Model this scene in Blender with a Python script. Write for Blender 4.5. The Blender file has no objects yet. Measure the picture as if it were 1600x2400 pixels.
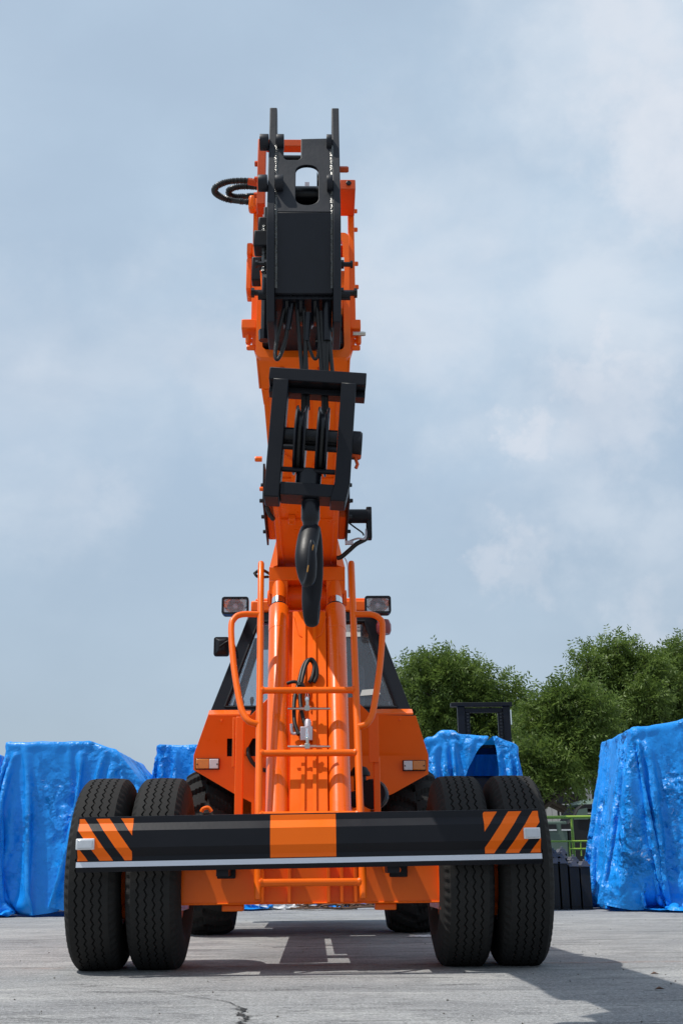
import bpy, bmesh, math, random
import numpy as np
from mathutils import Vector, Matrix, noise
from mathutils.geometry import tessellate_polygon
rnd = random.Random(7)
R = math.radians
S = bpy.context.scene
COL = S.collection

# ------------------------------------------------------------------ camera
FOC, PITCH, EYE, ROLL = 2600.0, math.atan(840/2600.0), 0.478, R(.55)
cd = bpy.data.cameras.new('camera'); cam = bpy.data.objects.new('camera', cd); COL.objects.link(cam)
cd.sensor_fit = 'VERTICAL'; cd.sensor_height = 36; cd.lens = FOC/2400*36
cd.clip_start = .05; cd.clip_end = 3000
cam.location = (0, 0, EYE)
cam.rotation_euler = (Matrix.Rotation(R(90)+PITCH, 3, 'X') @ Matrix.Rotation(-ROLL, 3, 'Z')).to_euler()
S.camera = cam

# ------------------------------------------------------------------ measured positions: a sight line of the photograph met at a known distance
def sight(px, py):
    dx, dy = px-800, 1200-py
    x = (dx*math.cos(ROLL)+dy*math.sin(ROLL))/FOC; y = (-dx*math.sin(ROLL)+dy*math.cos(ROLL))/FOC
    return Vector((x, math.cos(PITCH)-y*math.sin(PITCH), math.sin(PITCH)+y*math.cos(PITCH)))
# ------------------------------------------------------------------ sky, clouds, sun
TOSUN = Vector((-.46, -.15, 1)).normalized()
ELEV = math.asin(TOSUN.z); AZ = math.atan2(TOSUN.x, TOSUN.y)
w = bpy.data.worlds.new('World'); S.world = w; w.use_nodes = True
nt = w.node_tree; nt.nodes.clear()
def N(t, typ, **kw):
    n = t.nodes.new(typ)
    for k, v in kw.items():
        if k.startswith('i_'):
            n.inputs[k[2:].replace('_', ' ')].default_value = v
        else: setattr(n, k, v)
    return n
sky = N(nt, 'ShaderNodeTexSky', sky_type='NISHITA', sun_disc=False, sun_elevation=ELEV, sun_rotation=AZ % (2*math.pi),
        air_density=1.0, dust_density=2.5, ozone_density=1.5)
tc = N(nt, 'ShaderNodeTexCoord')
mp = N(nt, 'ShaderNodeMapping'); mp.inputs['Scale'].default_value = (1, 1, 1.7); mp.inputs['Location'].default_value = (3.1, .4, .6)
nt.links.new(tc.outputs['Generated'], mp.inputs['Vector'])
n1 = N(nt, 'ShaderNodeTexNoise', i_Scale=2.3, i_Detail=6.0, i_Roughness=.52, i_Distortion=.25)
n2 = N(nt, 'ShaderNodeTexNoise', i_Scale=6.5, i_Detail=8.0, i_Roughness=.55, i_Distortion=.3)
for n in (n1, n2): nt.links.new(mp.outputs['Vector'], n.inputs['Vector'])
r1 = N(nt, 'ShaderNodeMapRange', interpolation_type='SMOOTHSTEP'); r1.inputs[1].default_value=.36; r1.inputs[2].default_value=.72; r1.inputs[3].default_value=.72; r1.inputs[4].default_value=.96
nt.links.new(n1.outputs['Fac'], r1.inputs[0])
# cloud banks: soft patches standing in given directions, their edges broken up by noise
cw = N(nt, 'ShaderNodeMix', data_type='RGBA', blend_type='LINEAR_LIGHT'); cw.inputs['Factor'].default_value = .16
n3 = N(nt, 'ShaderNodeTexNoise', i_Scale=5.5, i_Detail=9.0, i_Roughness=.62); nt.links.new(tc.outputs['Generated'], n3.inputs['Vector'])
nt.links.new(tc.outputs['Generated'], cw.inputs['A']); nt.links.new(n3.outputs['Color'], cw.inputs['B'])
cw2 = N(nt, 'ShaderNodeMix', data_type='RGBA', blend_type='LINEAR_LIGHT'); cw2.inputs['Factor'].default_value = .075
n4 = N(nt, 'ShaderNodeTexNoise', i_Scale=22.0, i_Detail=8.0, i_Roughness=.6); nt.links.new(tc.outputs['Generated'], n4.inputs['Vector'])
nt.links.new(tc.outputs['Generated'], cw2.inputs['A']); nt.links.new(n4.outputs['Color'], cw2.inputs['B'])
CLOUDS = [(-.30,.885,.355,.16,.55),(-.20,.88,.42,.13,.45),(.075,.87,.50,.17,.55),(.235,.72,.66,.16,.75),(.27,.77,.575,.10,.75),(.235,.85,.46,.15,.75),(.17,.93,.32,.10,.55),(.27,.94,.27,.10,.5),(-.08,.90,.42,.10,.4),(-.7,.6,.4,.5,.6),(.8,.5,.35,.5,.6),(.1,-.8,.6,.5,.6),(-.6,-.6,.5,.5,.5),(.7,-.5,.5,.4,.6)]
acc = None
for cx, cy, cz, cr_, cs in CLOUDS:
    dn_ = N(nt, 'ShaderNodeVectorMath', operation='DISTANCE'); dn_.inputs[1].default_value = Vector((cx, cy, cz)).normalized()
    nt.links.new(cw.outputs['Result'], dn_.inputs[0])
    q = N(nt, 'ShaderNodeMapRange', interpolation_type='SMOOTHSTEP'); q.inputs[1].default_value = cr_*1.15; q.inputs[2].default_value = cr_*.25; q.inputs[3].default_value = 0; q.inputs[4].default_value = cs*.72
    nt.links.new(dn_.outputs['Value'], q.inputs[0])
    if acc is None: acc = q.outputs[0]
    else:
        mxn = N(nt, 'ShaderNodeMath', operation='MAXIMUM'); nt.links.new(acc, mxn.inputs[0]); nt.links.new(q.outputs[0], mxn.inputs[1]); acc = mxn.outputs[0]
r2 = N(nt, 'ShaderNodeMapRange', interpolation_type='SMOOTHSTEP'); r2.inputs[1].default_value=.30; r2.inputs[2].default_value=.62; r2.inputs[3].default_value=.35; r2.inputs[4].default_value=1.15
nt.links.new(n2.outputs['Fac'], r2.inputs[0])
cm_ = N(nt, 'ShaderNodeMath', operation='MULTIPLY', use_clamp=True); nt.links.new(acc, cm_.inputs[0]); nt.links.new(r2.outputs[0], cm_.inputs[1])
PUFFS = [(1530,300,.052,.9),(1560,400,.05,.8),(1490,60,.035,.6),(1215,1005,.022,.8),(1260,1020,.02,.6),(1390,905,.034,.75),(1440,960,.05,.6),(1185,1290,.026,.65),(1240,1330,.03,.45),(1400,820,.02,.6),(1540,1480,.035,.5),(230,1160,.03,.2),(560,840,.05,.4),(1000,700,.07,.4),(40,860,.07,.2)]
ac2 = None
for px_, py_, cr_, cs in PUFFS:
    dn_ = N(nt, 'ShaderNodeVectorMath', operation='DISTANCE'); dn_.inputs[1].default_value = sight(px_, py_).normalized()+Vector((0,0,-.004))
    nt.links.new(cw2.outputs['Result'], dn_.inputs[0])
    q = N(nt, 'ShaderNodeMapRange', interpolation_type='SMOOTHSTEP'); q.inputs[1].default_value = cr_*1.45; q.inputs[2].default_value = cr_*.35; q.inputs[3].default_value = 0; q.inputs[4].default_value = cs*.42
    nt.links.new(dn_.outputs['Value'], q.inputs[0])
    if ac2 is None: ac2 = q.outputs[0]
    else:
        mxn = N(nt, 'ShaderNodeMath', operation='MAXIMUM'); nt.links.new(ac2, mxn.inputs[0]); nt.links.new(q.outputs[0], mxn.inputs[1]); ac2 = mxn.outputs[0]
m3 = N(nt, 'ShaderNodeMix', data_type='RGBA'); m3.inputs['B'].default_value = (8.3, 8.35, 8.9, 1); nt.links.new(ac2, m3.inputs['Factor'])
m1 = N(nt, 'ShaderNodeMix', data_type='RGBA'); m2 = N(nt, 'ShaderNodeMix', data_type='RGBA')
hz = N(nt, 'ShaderNodeMix', data_type='RGBA')       # veil of high haze, a bit greyer and darker towards the horizon
sep = N(nt, 'ShaderNodeSeparateXYZ'); nt.links.new(tc.outputs['Generated'], sep.inputs[0])
rz = N(nt, 'ShaderNodeMapRange'); rz.inputs[1].default_value=.10; rz.inputs[2].default_value=.34
nt.links.new(sep.outputs['Z'], rz.inputs[0]); nt.links.new(rz.outputs[0], hz.inputs['Factor'])
hz.inputs['A'].default_value = (4.65, 5.7, 6.75, 1); hz.inputs['B'].default_value = (5.25, 6.65, 8.15, 1)
nt.links.new(r1.outputs[0], m1.inputs['Factor']); nt.links.new(sky.outputs[0], m1.inputs['A']); nt.links.new(hz.outputs['Result'], m1.inputs['B'])
nt.links.new(cm_.outputs[0], m2.inputs['Factor']); nt.links.new(m1.outputs['Result'], m2.inputs['A'])
m2.inputs['B'].default_value = (7.6, 8.2, 9.0, 1)
bg = N(nt, 'ShaderNodeBackground'); bg.inputs['Strength'].default_value = .1
wo = N(nt, 'ShaderNodeOutputWorld')
nt.links.new(m2.outputs['Result'], m3.inputs['A']); nt.links.new(m3.outputs['Result'], bg.inputs['Color']); nt.links.new(bg.outputs[0], wo.inputs['Surface'])
sl = bpy.data.lights.new('sun', 'SUN'); sl.energy = 4.0; sl.angle = R(.53); sl.color = (1, .96, .89)
sun = bpy.data.objects.new('sun', sl); COL.objects.link(sun)
sun.rotation_euler = (-TOSUN).to_track_quat('-Z', 'Y').to_euler()
S.view_settings.view_transform = 'Standard'; S.view_settings.look = 'None'
S.view_settings.exposure = 0.0; S.view_settings.gamma = 1.0; S.view_settings.use_curve_mapping = False
S.cycles.max_bounces = 8; S.cycles.transparent_max_bounces = 12

# ------------------------------------------------------------------ measured positions
C0 = Vector((0, 0, EYE))
ORG = Vector((-.19, 6.26, 0)); YAW = R(1.5)
CM = Matrix.Translation(ORG) @ Matrix.Rotation(YAW, 4, 'Z'); CMI = CM.inverted()
def K(px, py, y):                       # crane coordinates at depth y behind the front axle
    r = sight(px, py); n = Vector((-math.sin(YAW), math.cos(YAW), 0))
    t = (y + (ORG-C0).dot(n))/r.dot(n); return CMI @ (C0+r*t)
def W(px, py, Y):
    r = sight(px, py); return C0 + r*(Y/r.y)
def G(px, py):
    r = sight(px, py); return C0 + r*(-EYE/r.z)

# ------------------------------------------------------------------ materials
def mat(name, col, rough=.5, metal=0., spec=.5, var=.12, vscale=6., bump=0., bscale=60., coat=0., rvar=.08):
    m = bpy.data.materials.new(name); m.use_nodes = True; t = m.node_tree; b = t.nodes['Principled BSDF']
    tcn = N(t, 'ShaderNodeTexCoord')
    nz = N(t, 'ShaderNodeTexNoise', i_Scale=vscale, i_Detail=6.0, i_Roughness=.65)
    t.links.new(tcn.outputs['Object'], nz.inputs['Vector'])
    mx = N(t, 'ShaderNodeMix', data_type='RGBA')
    c = Vector(col)
    mx.inputs['A'].default_value = (*(c*(1-var)), 1); mx.inputs['B'].default_value = (*(c*(1+var)), 1)
    t.links.new(nz.outputs['Fac'], mx.inputs['Factor']); t.links.new(mx.outputs['Result'], b.inputs['Base Color'])
    rr = N(t, 'ShaderNodeMapRange'); rr.inputs[1].default_value=.3; rr.inputs[2].default_value=.7
    rr.inputs[3].default_value=max(0.02, rough-rvar); rr.inputs[4].default_value=min(1, rough+rvar)
    t.links.new(nz.outputs['Fac'], rr.inputs[0]); t.links.new(rr.outputs[0], b.inputs['Roughness'])
    b.inputs['Metallic'].default_value = metal; b.inputs['Specular IOR Level'].default_value = spec
    b.inputs['Coat Weight'].default_value = coat; b.inputs['Coat Roughness'].default_value = .12
    if bump:
        nb = N(t, 'ShaderNodeTexNoise', i_Scale=bscale, i_Detail=4.0)
        t.links.new(tcn.outputs['Object'], nb.inputs['Vector'])
        bp = N(t, 'ShaderNodeBump'); bp.inputs['Strength'].default_value = bump; bp.inputs['Distance'].default_value = .01
        t.links.new(nb.outputs['Fac'], bp.inputs['Height']); t.links.new(bp.outputs[0], b.inputs['Normal'])
    return m
ORANGE = mat('orange_paint', (.87, .138, .006), .34, spec=.22, coat=.10, var=.07, bump=.03, bscale=35)
GLOSSOR = mat('glossy_orange_paint', (.87, .138, .006), .30, spec=.3, coat=.4, var=.05, bump=.02, bscale=35)
REDOR  = mat('red_orange_paint', (.55, .07, .012), .42, spec=.25, var=.12)
STICK  = mat('orange_sticker', (.93, .155, .006), .40, spec=.2, var=.05)
BLACK  = mat('black_paint', (.0075, .0085, .0125), .45, spec=.22, var=.25, bump=.04, bscale=50)
BLACKG = mat('glossy_black_paint', (.006, .007, .011), .32, spec=.3, var=.2, coat=.05)
HEADM  = mat('dark_grey_paint', (.013, .015, .021), .50, spec=.30, var=.35, vscale=9, bump=.05)
RUBBER = mat('tyre_rubber', (.027, .0265, .026), .82, spec=.12, var=.3, vscale=12, bump=.08, bscale=120)
RUBBER2 = mat('dusty_rubber', (.024, .024, .024), .85, spec=.12, var=.3, vscale=9, bump=.08)
HOSE   = mat('rubber_hose', (.010, .009, .009), .40, spec=.35)
ROPE   = mat('greasy_wire_rope', (.012, .012, .012), .45, metal=.2, var=.4, vscale=60, bump=.3, bscale=300)
STEEL  = mat('zinc_steel', (.55, .53, .48), .3, metal=1., var=.15)
CHROME = mat('chrome', (.75, .75, .75), .07, metal=1., var=.03, rvar=.02)
WHITE  = mat('white_plastic', (.72, .74, .76), .4, var=.05)
REFW   = mat('white_reflective_tape', (.66, .70, .78), .4, var=.05, vscale=20)
LENSW  = mat('clear_lens_plastic', (.55, .58, .62), .15, coat=.5, var=.15, vscale=40)
AMBER  = mat('amber_lens', (.60, .20, .015), .15, coat=.5, var=.15, vscale=40)
REDL   = mat('red_lens', (.22, .03, .035), .3, coat=.2)
ALU    = mat('aluminium_block', (.50, .46, .50), .5, metal=.6, var=.08)
GREASE = mat('greasy_weld', (.10, .10, .095), .22, metal=.7, var=.6, vscale=60, bump=.8, bscale=70)
YELL   = mat('worn_yellow_paint', (.35, .16, .02), .6, var=.6, vscale=60)
SEAT   = mat('black_vinyl', (.012, .012, .014), .5)
PAPER  = mat('paper', (.68, .72, .68), .7, var=.04)
INK    = mat('printed_ink', (.03, .035, .06), .7)
LIME   = mat('lime_green_paint', (.30, .45, .05), .5, var=.15)
DKGREY = mat('dark_grey_casing', (.022, .023, .025), .6, spec=.25, var=.25, vscale=4)
LTGREY = mat('dusty_grey_cap', (.11, .115, .14), .7, var=.2)
TRUCKG = mat('dull_green_paint', (.10, .15, .125), .5, var=.15)
PANELW = mat('wall_panel', (.38, .37, .35), .7, var=.12, vscale=3)
BARK   = mat('bark', (.07, .055, .042), .9, var=.35, vscale=14, bump=.4, bscale=40)
WOODK  = mat('rusty_scrap', (.13, .07, .045), .8, var=.5, vscale=20)
def glass_mat(name, tint, refl=.12, trans=.8):
    m = bpy.data.materials.new(name); m.use_nodes = True; t = m.node_tree; t.nodes.clear()
    o = N(t, 'ShaderNodeOutputMaterial'); tr = N(t, 'ShaderNodeBsdfTransparent'); tr.inputs[0].default_value = (*tint, 1)
    g = N(t, 'ShaderNodeBsdfGlossy'); g.inputs['Roughness'].default_value = .03; g.inputs[0].default_value = (.9, .95, 1, 1)
    d = N(t, 'ShaderNodeBsdfDiffuse'); d.inputs[0].default_value = (.40, .43, .47, 1)
    f = N(t, 'ShaderNodeFresnel'); f.inputs[0].default_value = 1.5
    a = N(t, 'ShaderNodeMixShader'); b = N(t, 'ShaderNodeMixShader'); b.inputs[0].default_value = 1-trans
    t.links.new(f.outputs[0], a.inputs[0]); t.links.new(b.outputs[0], a.inputs[1]); t.links.new(g.outputs[0], a.inputs[2])
    t.links.new(tr.outputs[0], b.inputs[1]); t.links.new(d.outputs[0], b.inputs[2]); t.links.new(a.outputs[0], o.inputs[0])
    return m
GLASS = glass_mat('window_glass', (.86, .90, .93), trans=.90)
LGLASS = glass_mat('lamp_glass', (.92, .94, .97), trans=.64)
def tarp_mat(name, crk, cscale):
    m = mat(name, (.010, .30, .87), .40, spec=.42, var=.14, vscale=1.7)
    t = m.node_tree; b = t.nodes['Principled BSDF']
    tcn = N(t, 'ShaderNodeTexCoord')
    n0 = N(t, 'ShaderNodeTexNoise', i_Scale=2.4, i_Detail=4.0); t.links.new(tcn.outputs['Object'], n0.inputs['Vector'])
    ad = N(t, 'ShaderNodeMix', data_type='RGBA', blend_type='LINEAR_LIGHT'); ad.inputs['Factor'].default_value = .30
    t.links.new(tcn.outputs['Object'], ad.inputs['A']); t.links.new(n0.outputs['Color'], ad.inputs['B'])
    h = None                                  # crinkles: small flat facets that meet in sharp creases
    for sc_, wgt in ((cscale*.55, 1.0), (cscale*1.3, 1.0), (cscale*3.2, .75)):
        v = N(t, 'ShaderNodeTexVoronoi', feature='F1', i_Scale=sc_); t.links.new(ad.outputs['Result'], v.inputs['Vector'])
        sb = N(t, 'ShaderNodeVectorMath', operation='SUBTRACT'); t.links.new(ad.outputs['Result'], sb.inputs[0]); t.links.new(v.outputs['Position'], sb.inputs[1])
        cc_ = N(t, 'ShaderNodeVectorMath', operation='SUBTRACT'); t.links.new(v.outputs['Color'], cc_.inputs[0]); cc_.inputs[1].default_value = (.5,.5,.5)
        dt = N(t, 'ShaderNodeVectorMath', operation='DOT_PRODUCT'); t.links.new(sb.outputs[0], dt.inputs[0]); t.links.new(cc_.outputs[0], dt.inputs[1])
        k = N(t, 'ShaderNodeMath', operation='MULTIPLY_ADD'); k.inputs[1].default_value = wgt
        t.links.new(dt.outputs['Value'], k.inputs[0])
        if h is not None: t.links.new(h, k.inputs[2])
        else: k.inputs[2].default_value = 0
        h = k.outputs[0]
    n3 = N(t, 'ShaderNodeTexNoise', i_Scale=1.5, i_Detail=2.0); t.links.new(tcn.outputs['Object'], n3.inputs['Vector'])
    bp = N(t, 'ShaderNodeBump'); bp.inputs['Distance'].default_value = 1.0*crk
    rr = N(t, 'ShaderNodeMapRange'); rr.inputs[1].default_value=.40; rr.inputs[2].default_value=.62; rr.inputs[3].default_value=.18; rr.inputs[4].default_value=1.0
    t.links.new(n3.outputs['Fac'], rr.inputs[0]); t.links.new(rr.outputs[0], bp.inputs['Strength'])
    t.links.new(h, bp.inputs['Height']); t.links.new(bp.outputs[0], b.inputs['Normal'])
    tl = N(t, 'ShaderNodeBsdfTranslucent'); tl.inputs[0].default_value = (.006, .25, .78, 1)
    mx = N(t, 'ShaderNodeMixShader'); mx.inputs[0].default_value = .15
    o = t.nodes['Material Output']
    t.links.new(b.outputs[0], mx.inputs[1]); t.links.new(tl.outputs[0], mx.inputs[2]); t.links.new(mx.outputs[0], o.inputs['Surface'])
    return m
TARP = tarp_mat('blue_tarpaulin', .45, 4.0)
TARPC = tarp_mat('crumpled_blue_tarpaulin', .95, 6.5)
def leaf_mat(name, lo, hi):
    m = bpy.data.materials.new(name); m.use_nodes = True; t = m.node_tree; b = t.nodes['Principled BSDF']
    g = N(t, 'ShaderNodeNewGeometry'); tcn = N(t, 'ShaderNodeTexCoord')
    nz = N(t, 'ShaderNodeTexNoise', i_Scale=1.1, i_Detail=3.0); t.links.new(tcn.outputs['Object'], nz.inputs['Vector'])
    ma = N(t, 'ShaderNodeMath', operation='MULTIPLY_ADD'); ma.inputs[1].default_value = .45
    mb = N(t, 'ShaderNodeMath', operation='MULTIPLY'); mb.inputs[1].default_value = .5
    t.links.new(nz.outputs['Fac'], mb.inputs[0])
    t.links.new(g.outputs['Random Per Island'], ma.inputs[0]); t.links.new(mb.outputs[0], ma.inputs[2])
    mx = N(t, 'ShaderNodeMix', data_type='RGBA'); mx.inputs['A'].default_value=(*lo,1); mx.inputs['B'].default_value=(*hi,1)
    t.links.new(ma.outputs[0], mx.inputs['Factor']); t.links.new(mx.outputs['Result'], b.inputs['Base Color'])
    b.inputs['Roughness'].default_value = .5; b.inputs['Specular IOR Level'].default_value=.35
    tl = N(t, 'ShaderNodeBsdfTranslucent'); t.links.new(mx.outputs['Result'], tl.inputs[0])
    ms = N(t, 'ShaderNodeMixShader'); ms.inputs[0].default_value = .42
    t.links.new(b.outputs[0], ms.inputs[1]); t.links.new(tl.outputs[0], ms.inputs[2]); t.links.new(ms.outputs[0], t.nodes['Material Output'].inputs['Surface'])
    return m
LEAF = leaf_mat('fresh_leaf', (.030, .066, .012), (.22, .31, .065))
LEAFD = leaf_mat('shaded_leaf', (.025, .05, .012), (.10, .15, .035))  # darker copy of the leaf colours, shade of the rear tree painted in
GRASSM = leaf_mat('dry_weed', (.05, .05, .02), (.14, .12, .05))

def ground_mat():
    m = bpy.data.materials.new('grey_concrete_yard'); m.use_nodes = True; t = m.node_tree; b = t.nodes['Principled BSDF']
    tcn = N(t, 'ShaderNodeTexCoord')
    def nz(scale, sx, sy, det, rough=.6, dist=0.):
        mpp = N(t, 'ShaderNodeMapping'); mpp.inputs['Scale'].default_value = (sx, sy, 1)
        t.links.new(tcn.outputs['Object'], mpp.inputs['Vector'])
        n = N(t, 'ShaderNodeTexNoise', i_Scale=scale, i_Detail=det, i_Roughness=rough, i_Distortion=dist); t.links.new(mpp.outputs[0], n.inputs['Vector']); return n.outputs['Fac']
    def ramp(src, a, c, lo, hi):
        q = N(t, 'ShaderNodeMapRange'); q.inputs[1].default_value=a; q.inputs[2].default_value=c; q.inputs[3].default_value=lo; q.inputs[4].default_value=hi
        t.links.new(src, q.inputs[0]); return q.outputs[0]
    def mixc(fac, A, B):
        q = N(t, 'ShaderNodeMix', data_type='RGBA'); t.links.new(fac, q.inputs['Factor'])
        for nm, v in (('A', A), ('B', B)):
            if isinstance(v, tuple): q.inputs[nm].default_value = (*v, 1)
            else: t.links.new(v, q.inputs[nm])
        return q.outputs['Result']
    c = mixc(ramp(nz(.8, .7, 1, 8, .65, .6), .35, .65, 0, 1), (.235, .24, .247), (.345, .345, .34))
    c = mixc(ramp(nz(2.6, .8, 1, 9, .7, .8), .48, .68, 0, .7), c, (.155, .157, .163))          # blotches
    c = mixc(ramp(nz(1.3, .4, 1.5, 8, .66, 1.6), .53, .68, 0, .65), c, (.48, .48, .46))        # pale dusty smears
    c = mixc(ramp(nz(1.5, .35, 2.0, 10, .76, 1.8), .53, .65, 0, .85), c, (.085, .087, .092))   # dark dragged streaks
    c = mixc(ramp(nz(6, .35, 1.6, 10, .8, 1.2), .56, .64, 0, .9), c, (.055, .056, .06))
    c = mixc(ramp(nz(24, 1, 1.2, 8, .85), .52, .62, 0, .7), c, (.095, .095, .098))               # gritty patches
    c = mixc(ramp(nz(60, 1, 1, 5, .9), .53, .60, 0, .85), c, (.06, .06, .06))                  # dark grit
    c = mixc(ramp(nz(75, 1, 1, 5, .9), .54, .61, 0, .8), c, (.60, .60, .59))                    # pale grit
    t.links.new(c, b.inputs['Base Color'])
    b.inputs['Roughness'].default_value = .9; b.inputs['Specular IOR Level'].default_value = .25
    bp = N(t, 'ShaderNodeBump'); bp.inputs['Strength'].default_value=.7; bp.inputs['Distance'].default_value=.008
    t.links.new(nz(60, 1, 1, 7, .8), bp.inputs['Height']); t.links.new(bp.outputs[0], b.inputs['Normal'])
    return m
GROUND = ground_mat()
def faded_line_mat():
    m = bpy.data.materials.new('worn_orange_line'); m.use_nodes = True; t = m.node_tree; b = t.nodes['Principled BSDF']
    b.inputs['Base Color'].default_value = (.42, .19, .11, 1); b.inputs['Roughness'].default_value = .9
    tcn = N(t, 'ShaderNodeTexCoord'); n = N(t, 'ShaderNodeTexNoise', i_Scale=5., i_Detail=8., i_Roughness=.75); t.links.new(tcn.outputs['Object'], n.inputs['Vector'])
    q = N(t, 'ShaderNodeMapRange'); q.inputs[1].default_value=.42; q.inputs[2].default_value=.68; q.inputs[4].default_value=.45
    t.links.new(n.outputs['Fac'], q.inputs[0]); t.links.new(q.outputs[0], b.inputs['Alpha']); return m
LINEM = faded_line_mat()

# ------------------------------------------------------------------ mesh helpers
class MB:
    def __init__(s): s.v = []; s.f = []
    def add(s, vs, fs):
        k = len(s.v); s.v += [tuple(p) for p in vs]; s.f += [tuple(i+k for i in f) for f in fs]; return s
    def box(s, x0, x1, y0, y1, z0, z1, m=None):
        vs = [Vector(p) for p in ((x0,y0,z0),(x1,y0,z0),(x1,y1,z0),(x0,y1,z0),(x0,y0,z1),(x1,y0,z1),(x1,y1,z1),(x0,y1,z1))]
        if m is not None: vs = [m @ p for p in vs]
        return s.add(vs, [(3,2,1,0),(4,5,6,7),(0,1,5,4),(1,2,6,5),(2,3,7,6),(3,0,4,7)])
    def tube(s, pts, r, n=12, caps=True, sy=1.0):
        pts = [Vector(p) for p in pts]; m = len(pts)
        rr = r if hasattr(r, '__len__') else [r]*m
        vs = []; fs = []; up = None
        for i, p in enumerate(pts):
            d = (pts[min(i+1, m-1)] - pts[max(i-1, 0)]).normalized()
            if up is None:
                up = Vector((0,0,1)) if abs(d.z) < .9 else Vector((1,0,0))
            a = d.cross(up).normalized(); bb = a.cross(d).normalized(); up = bb
            for j in range(n):
                t = 2*math.pi*j/n; vs.append(p + (a*math.cos(t)*sy + bb*math.sin(t))*rr[i])
        for i in range(m-1):
            for j in range(n):
                k = (j+1) % n; fs.append((i*n+j, (i+1)*n+j, (i+1)*n+k, i*n+k))
        if caps: fs.append(tuple(range(n))); fs.append(tuple(reversed(range((m-1)*n, m*n))))
        return s.add(vs, fs)
    def lathe(s, prof, axis_from, axis_dir, n=32):    # prof: (along, radius)
        d = Vector(axis_dir).normalized(); o = Vector(axis_from)
        return s.tube([o+d*a for a, _ in prof], [max(q, 1e-4) for _, q in prof], n)  if False else s._lathe(prof, o, d, n)
    def _lathe(s, prof, o, d, n):
        up = Vector((0,0,1)) if abs(d.z) < .9 else Vector((1,0,0)); a = d.cross(up).normalized(); b = a.cross(d)
        vs = []; fs = []
        for t, q in prof:
            for j in range(n):
                th = 2*math.pi*j/n; vs.append(o+d*t+(a*math.cos(th)+b*math.sin(th))*max(q, 1e-4))
        for i in range(len(prof)-1):
            for j in range(n):
                k = (j+1) % n; fs.append((i*n+j, (i+1)*n+j, (i+1)*n+k, i*n+k))
        if prof[0][1] > 1e-3: fs.append(tuple(range(n)))
        if prof[-1][1] > 1e-3: fs.append(tuple(reversed(range((len(prof)-1)*n, len(prof)*n))))
        return s.add(vs, fs)
    def cyl(s, p, q, r, n=20):
        p = Vector(p); q = Vector(q); return s._lathe([(0, r), ((q-p).length, r)], p, (q-p).normalized(), n)
    def plate(s, outer, holes, fn, th):               # outline with holes; fn(u, v, w) -> point, w from 0 (front) to th (back)
        loops = [outer] + list(holes)
        tri = tessellate_polygon([[Vector((u, v, 0)) for u, v in l] for l in loops])
        flat = [p for l in loops for p in l]; n = len(flat)
        vs = [fn(u, v, 0) for u, v in flat] + [fn(u, v, th) for u, v in flat]
        fs = [tuple(t) for t in tri] + [tuple(i+n for i in reversed(t)) for t in tri]
        k = 0
        for l in loops:
            m = len(l)
            for i in range(m): j = (i+1) % m; fs.append((k+i, k+j, n+k+j, n+k+i))
            k += m
        return s.add(vs, fs)
def mesh_of(name, mb, m, smooth=35):
    me = bpy.data.meshes.new(name); me.from_pydata(mb.v, [], mb.f); me.update()
    b = bmesh.new(); b.from_mesh(me); bmesh.ops.recalc_face_normals(b, faces=b.faces); b.to_mesh(me); b.free()
    me.materials.append(m)
    if smooth:
        me.polygons.foreach_set('use_smooth', [True]*len(me.polygons)); me.set_sharp_from_angle(angle=R(smooth))
    return me
def ob(name, mb, m, parent=None, bevel=0., smooth=35, loc=None):
    me = mb if isinstance(mb, bpy.types.Mesh) else mesh_of(name, mb, m, smooth)
    o = bpy.data.objects.new(name, me); COL.objects.link(o)
    if parent: o.parent = parent
    if loc is not None: o.location = loc
    if bevel:
        md = o.modifiers.new('bevel', 'BEVEL'); md.width = bevel; md.segments = 2; md.limit_method = 'ANGLE'; md.angle_limit = R(40); md.harden_normals = False
    return o
def tag(o, label=None, cat=None, group=None, kind=None):
    for k, v in (('label', label), ('category', cat), ('group', group), ('kind', kind)):
        if v: o[k] = v
    return o
def empty(name, loc=(0,0,0), rz=0.):
    o = bpy.data.objects.new(name, None); COL.objects.link(o); o.location = loc; o.rotation_euler = (0,0,rz); o.empty_display_size = .2; return o
def spline(pts, n=8):
    pts = [Vector(p) for p in pts]; out = []
    for i in range(len(pts)-1):
        p0 = pts[max(i-1,0)]; p1 = pts[i]; p2 = pts[i+1]; p3 = pts[min(i+2,len(pts)-1)]
        for k in range(n):
            t = k/n
            out.append(.5*((2*p1)+(p2-p0)*t+(2*p0-5*p1+4*p2-p3)*t*t+(3*p1-p0-3*p2+p3)*t**3))
    return out+[pts[-1]]
def xz(y): return lambda u, v, w: (u, y+w, v)
def yz(x): return lambda u, v, w: (x+w, u, v)
def bolt(parent, p, d=(0,-1,0), r=.011, h=.012, m=None):
    return ob('bolt', MB()._lathe([(0, r), (h, r), (h*1.2, r*.8)], Vector(p), Vector(d).normalized(), 6), m or ORANGE, parent, smooth=20)

# ------------------------------------------------------------------ ground
g = MB().add([(-400,-60,0),(400,-60,0),(400,700,0),(-400,700,0)], [(0,1,2,3)])
tag(ob('ground', g, GROUND, smooth=0), kind='structure')
# worn painted line across the yard
p0, p1 = G(-60, 2273), G(1680, 2254)
dn = (p1-p0).normalized(); sd = Vector((-dn.y, dn.x, 0))*.03
tag(ob('painted_line', MB().add([p0-sd+Vector((0,0,.004)), p1-sd+Vector((0,0,.004)), p1+sd+Vector((0,0,.004)), p0+sd+Vector((0,0,.004))], [(0,1,2,3)]), LINEM, smooth=0), kind='structure')
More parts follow.
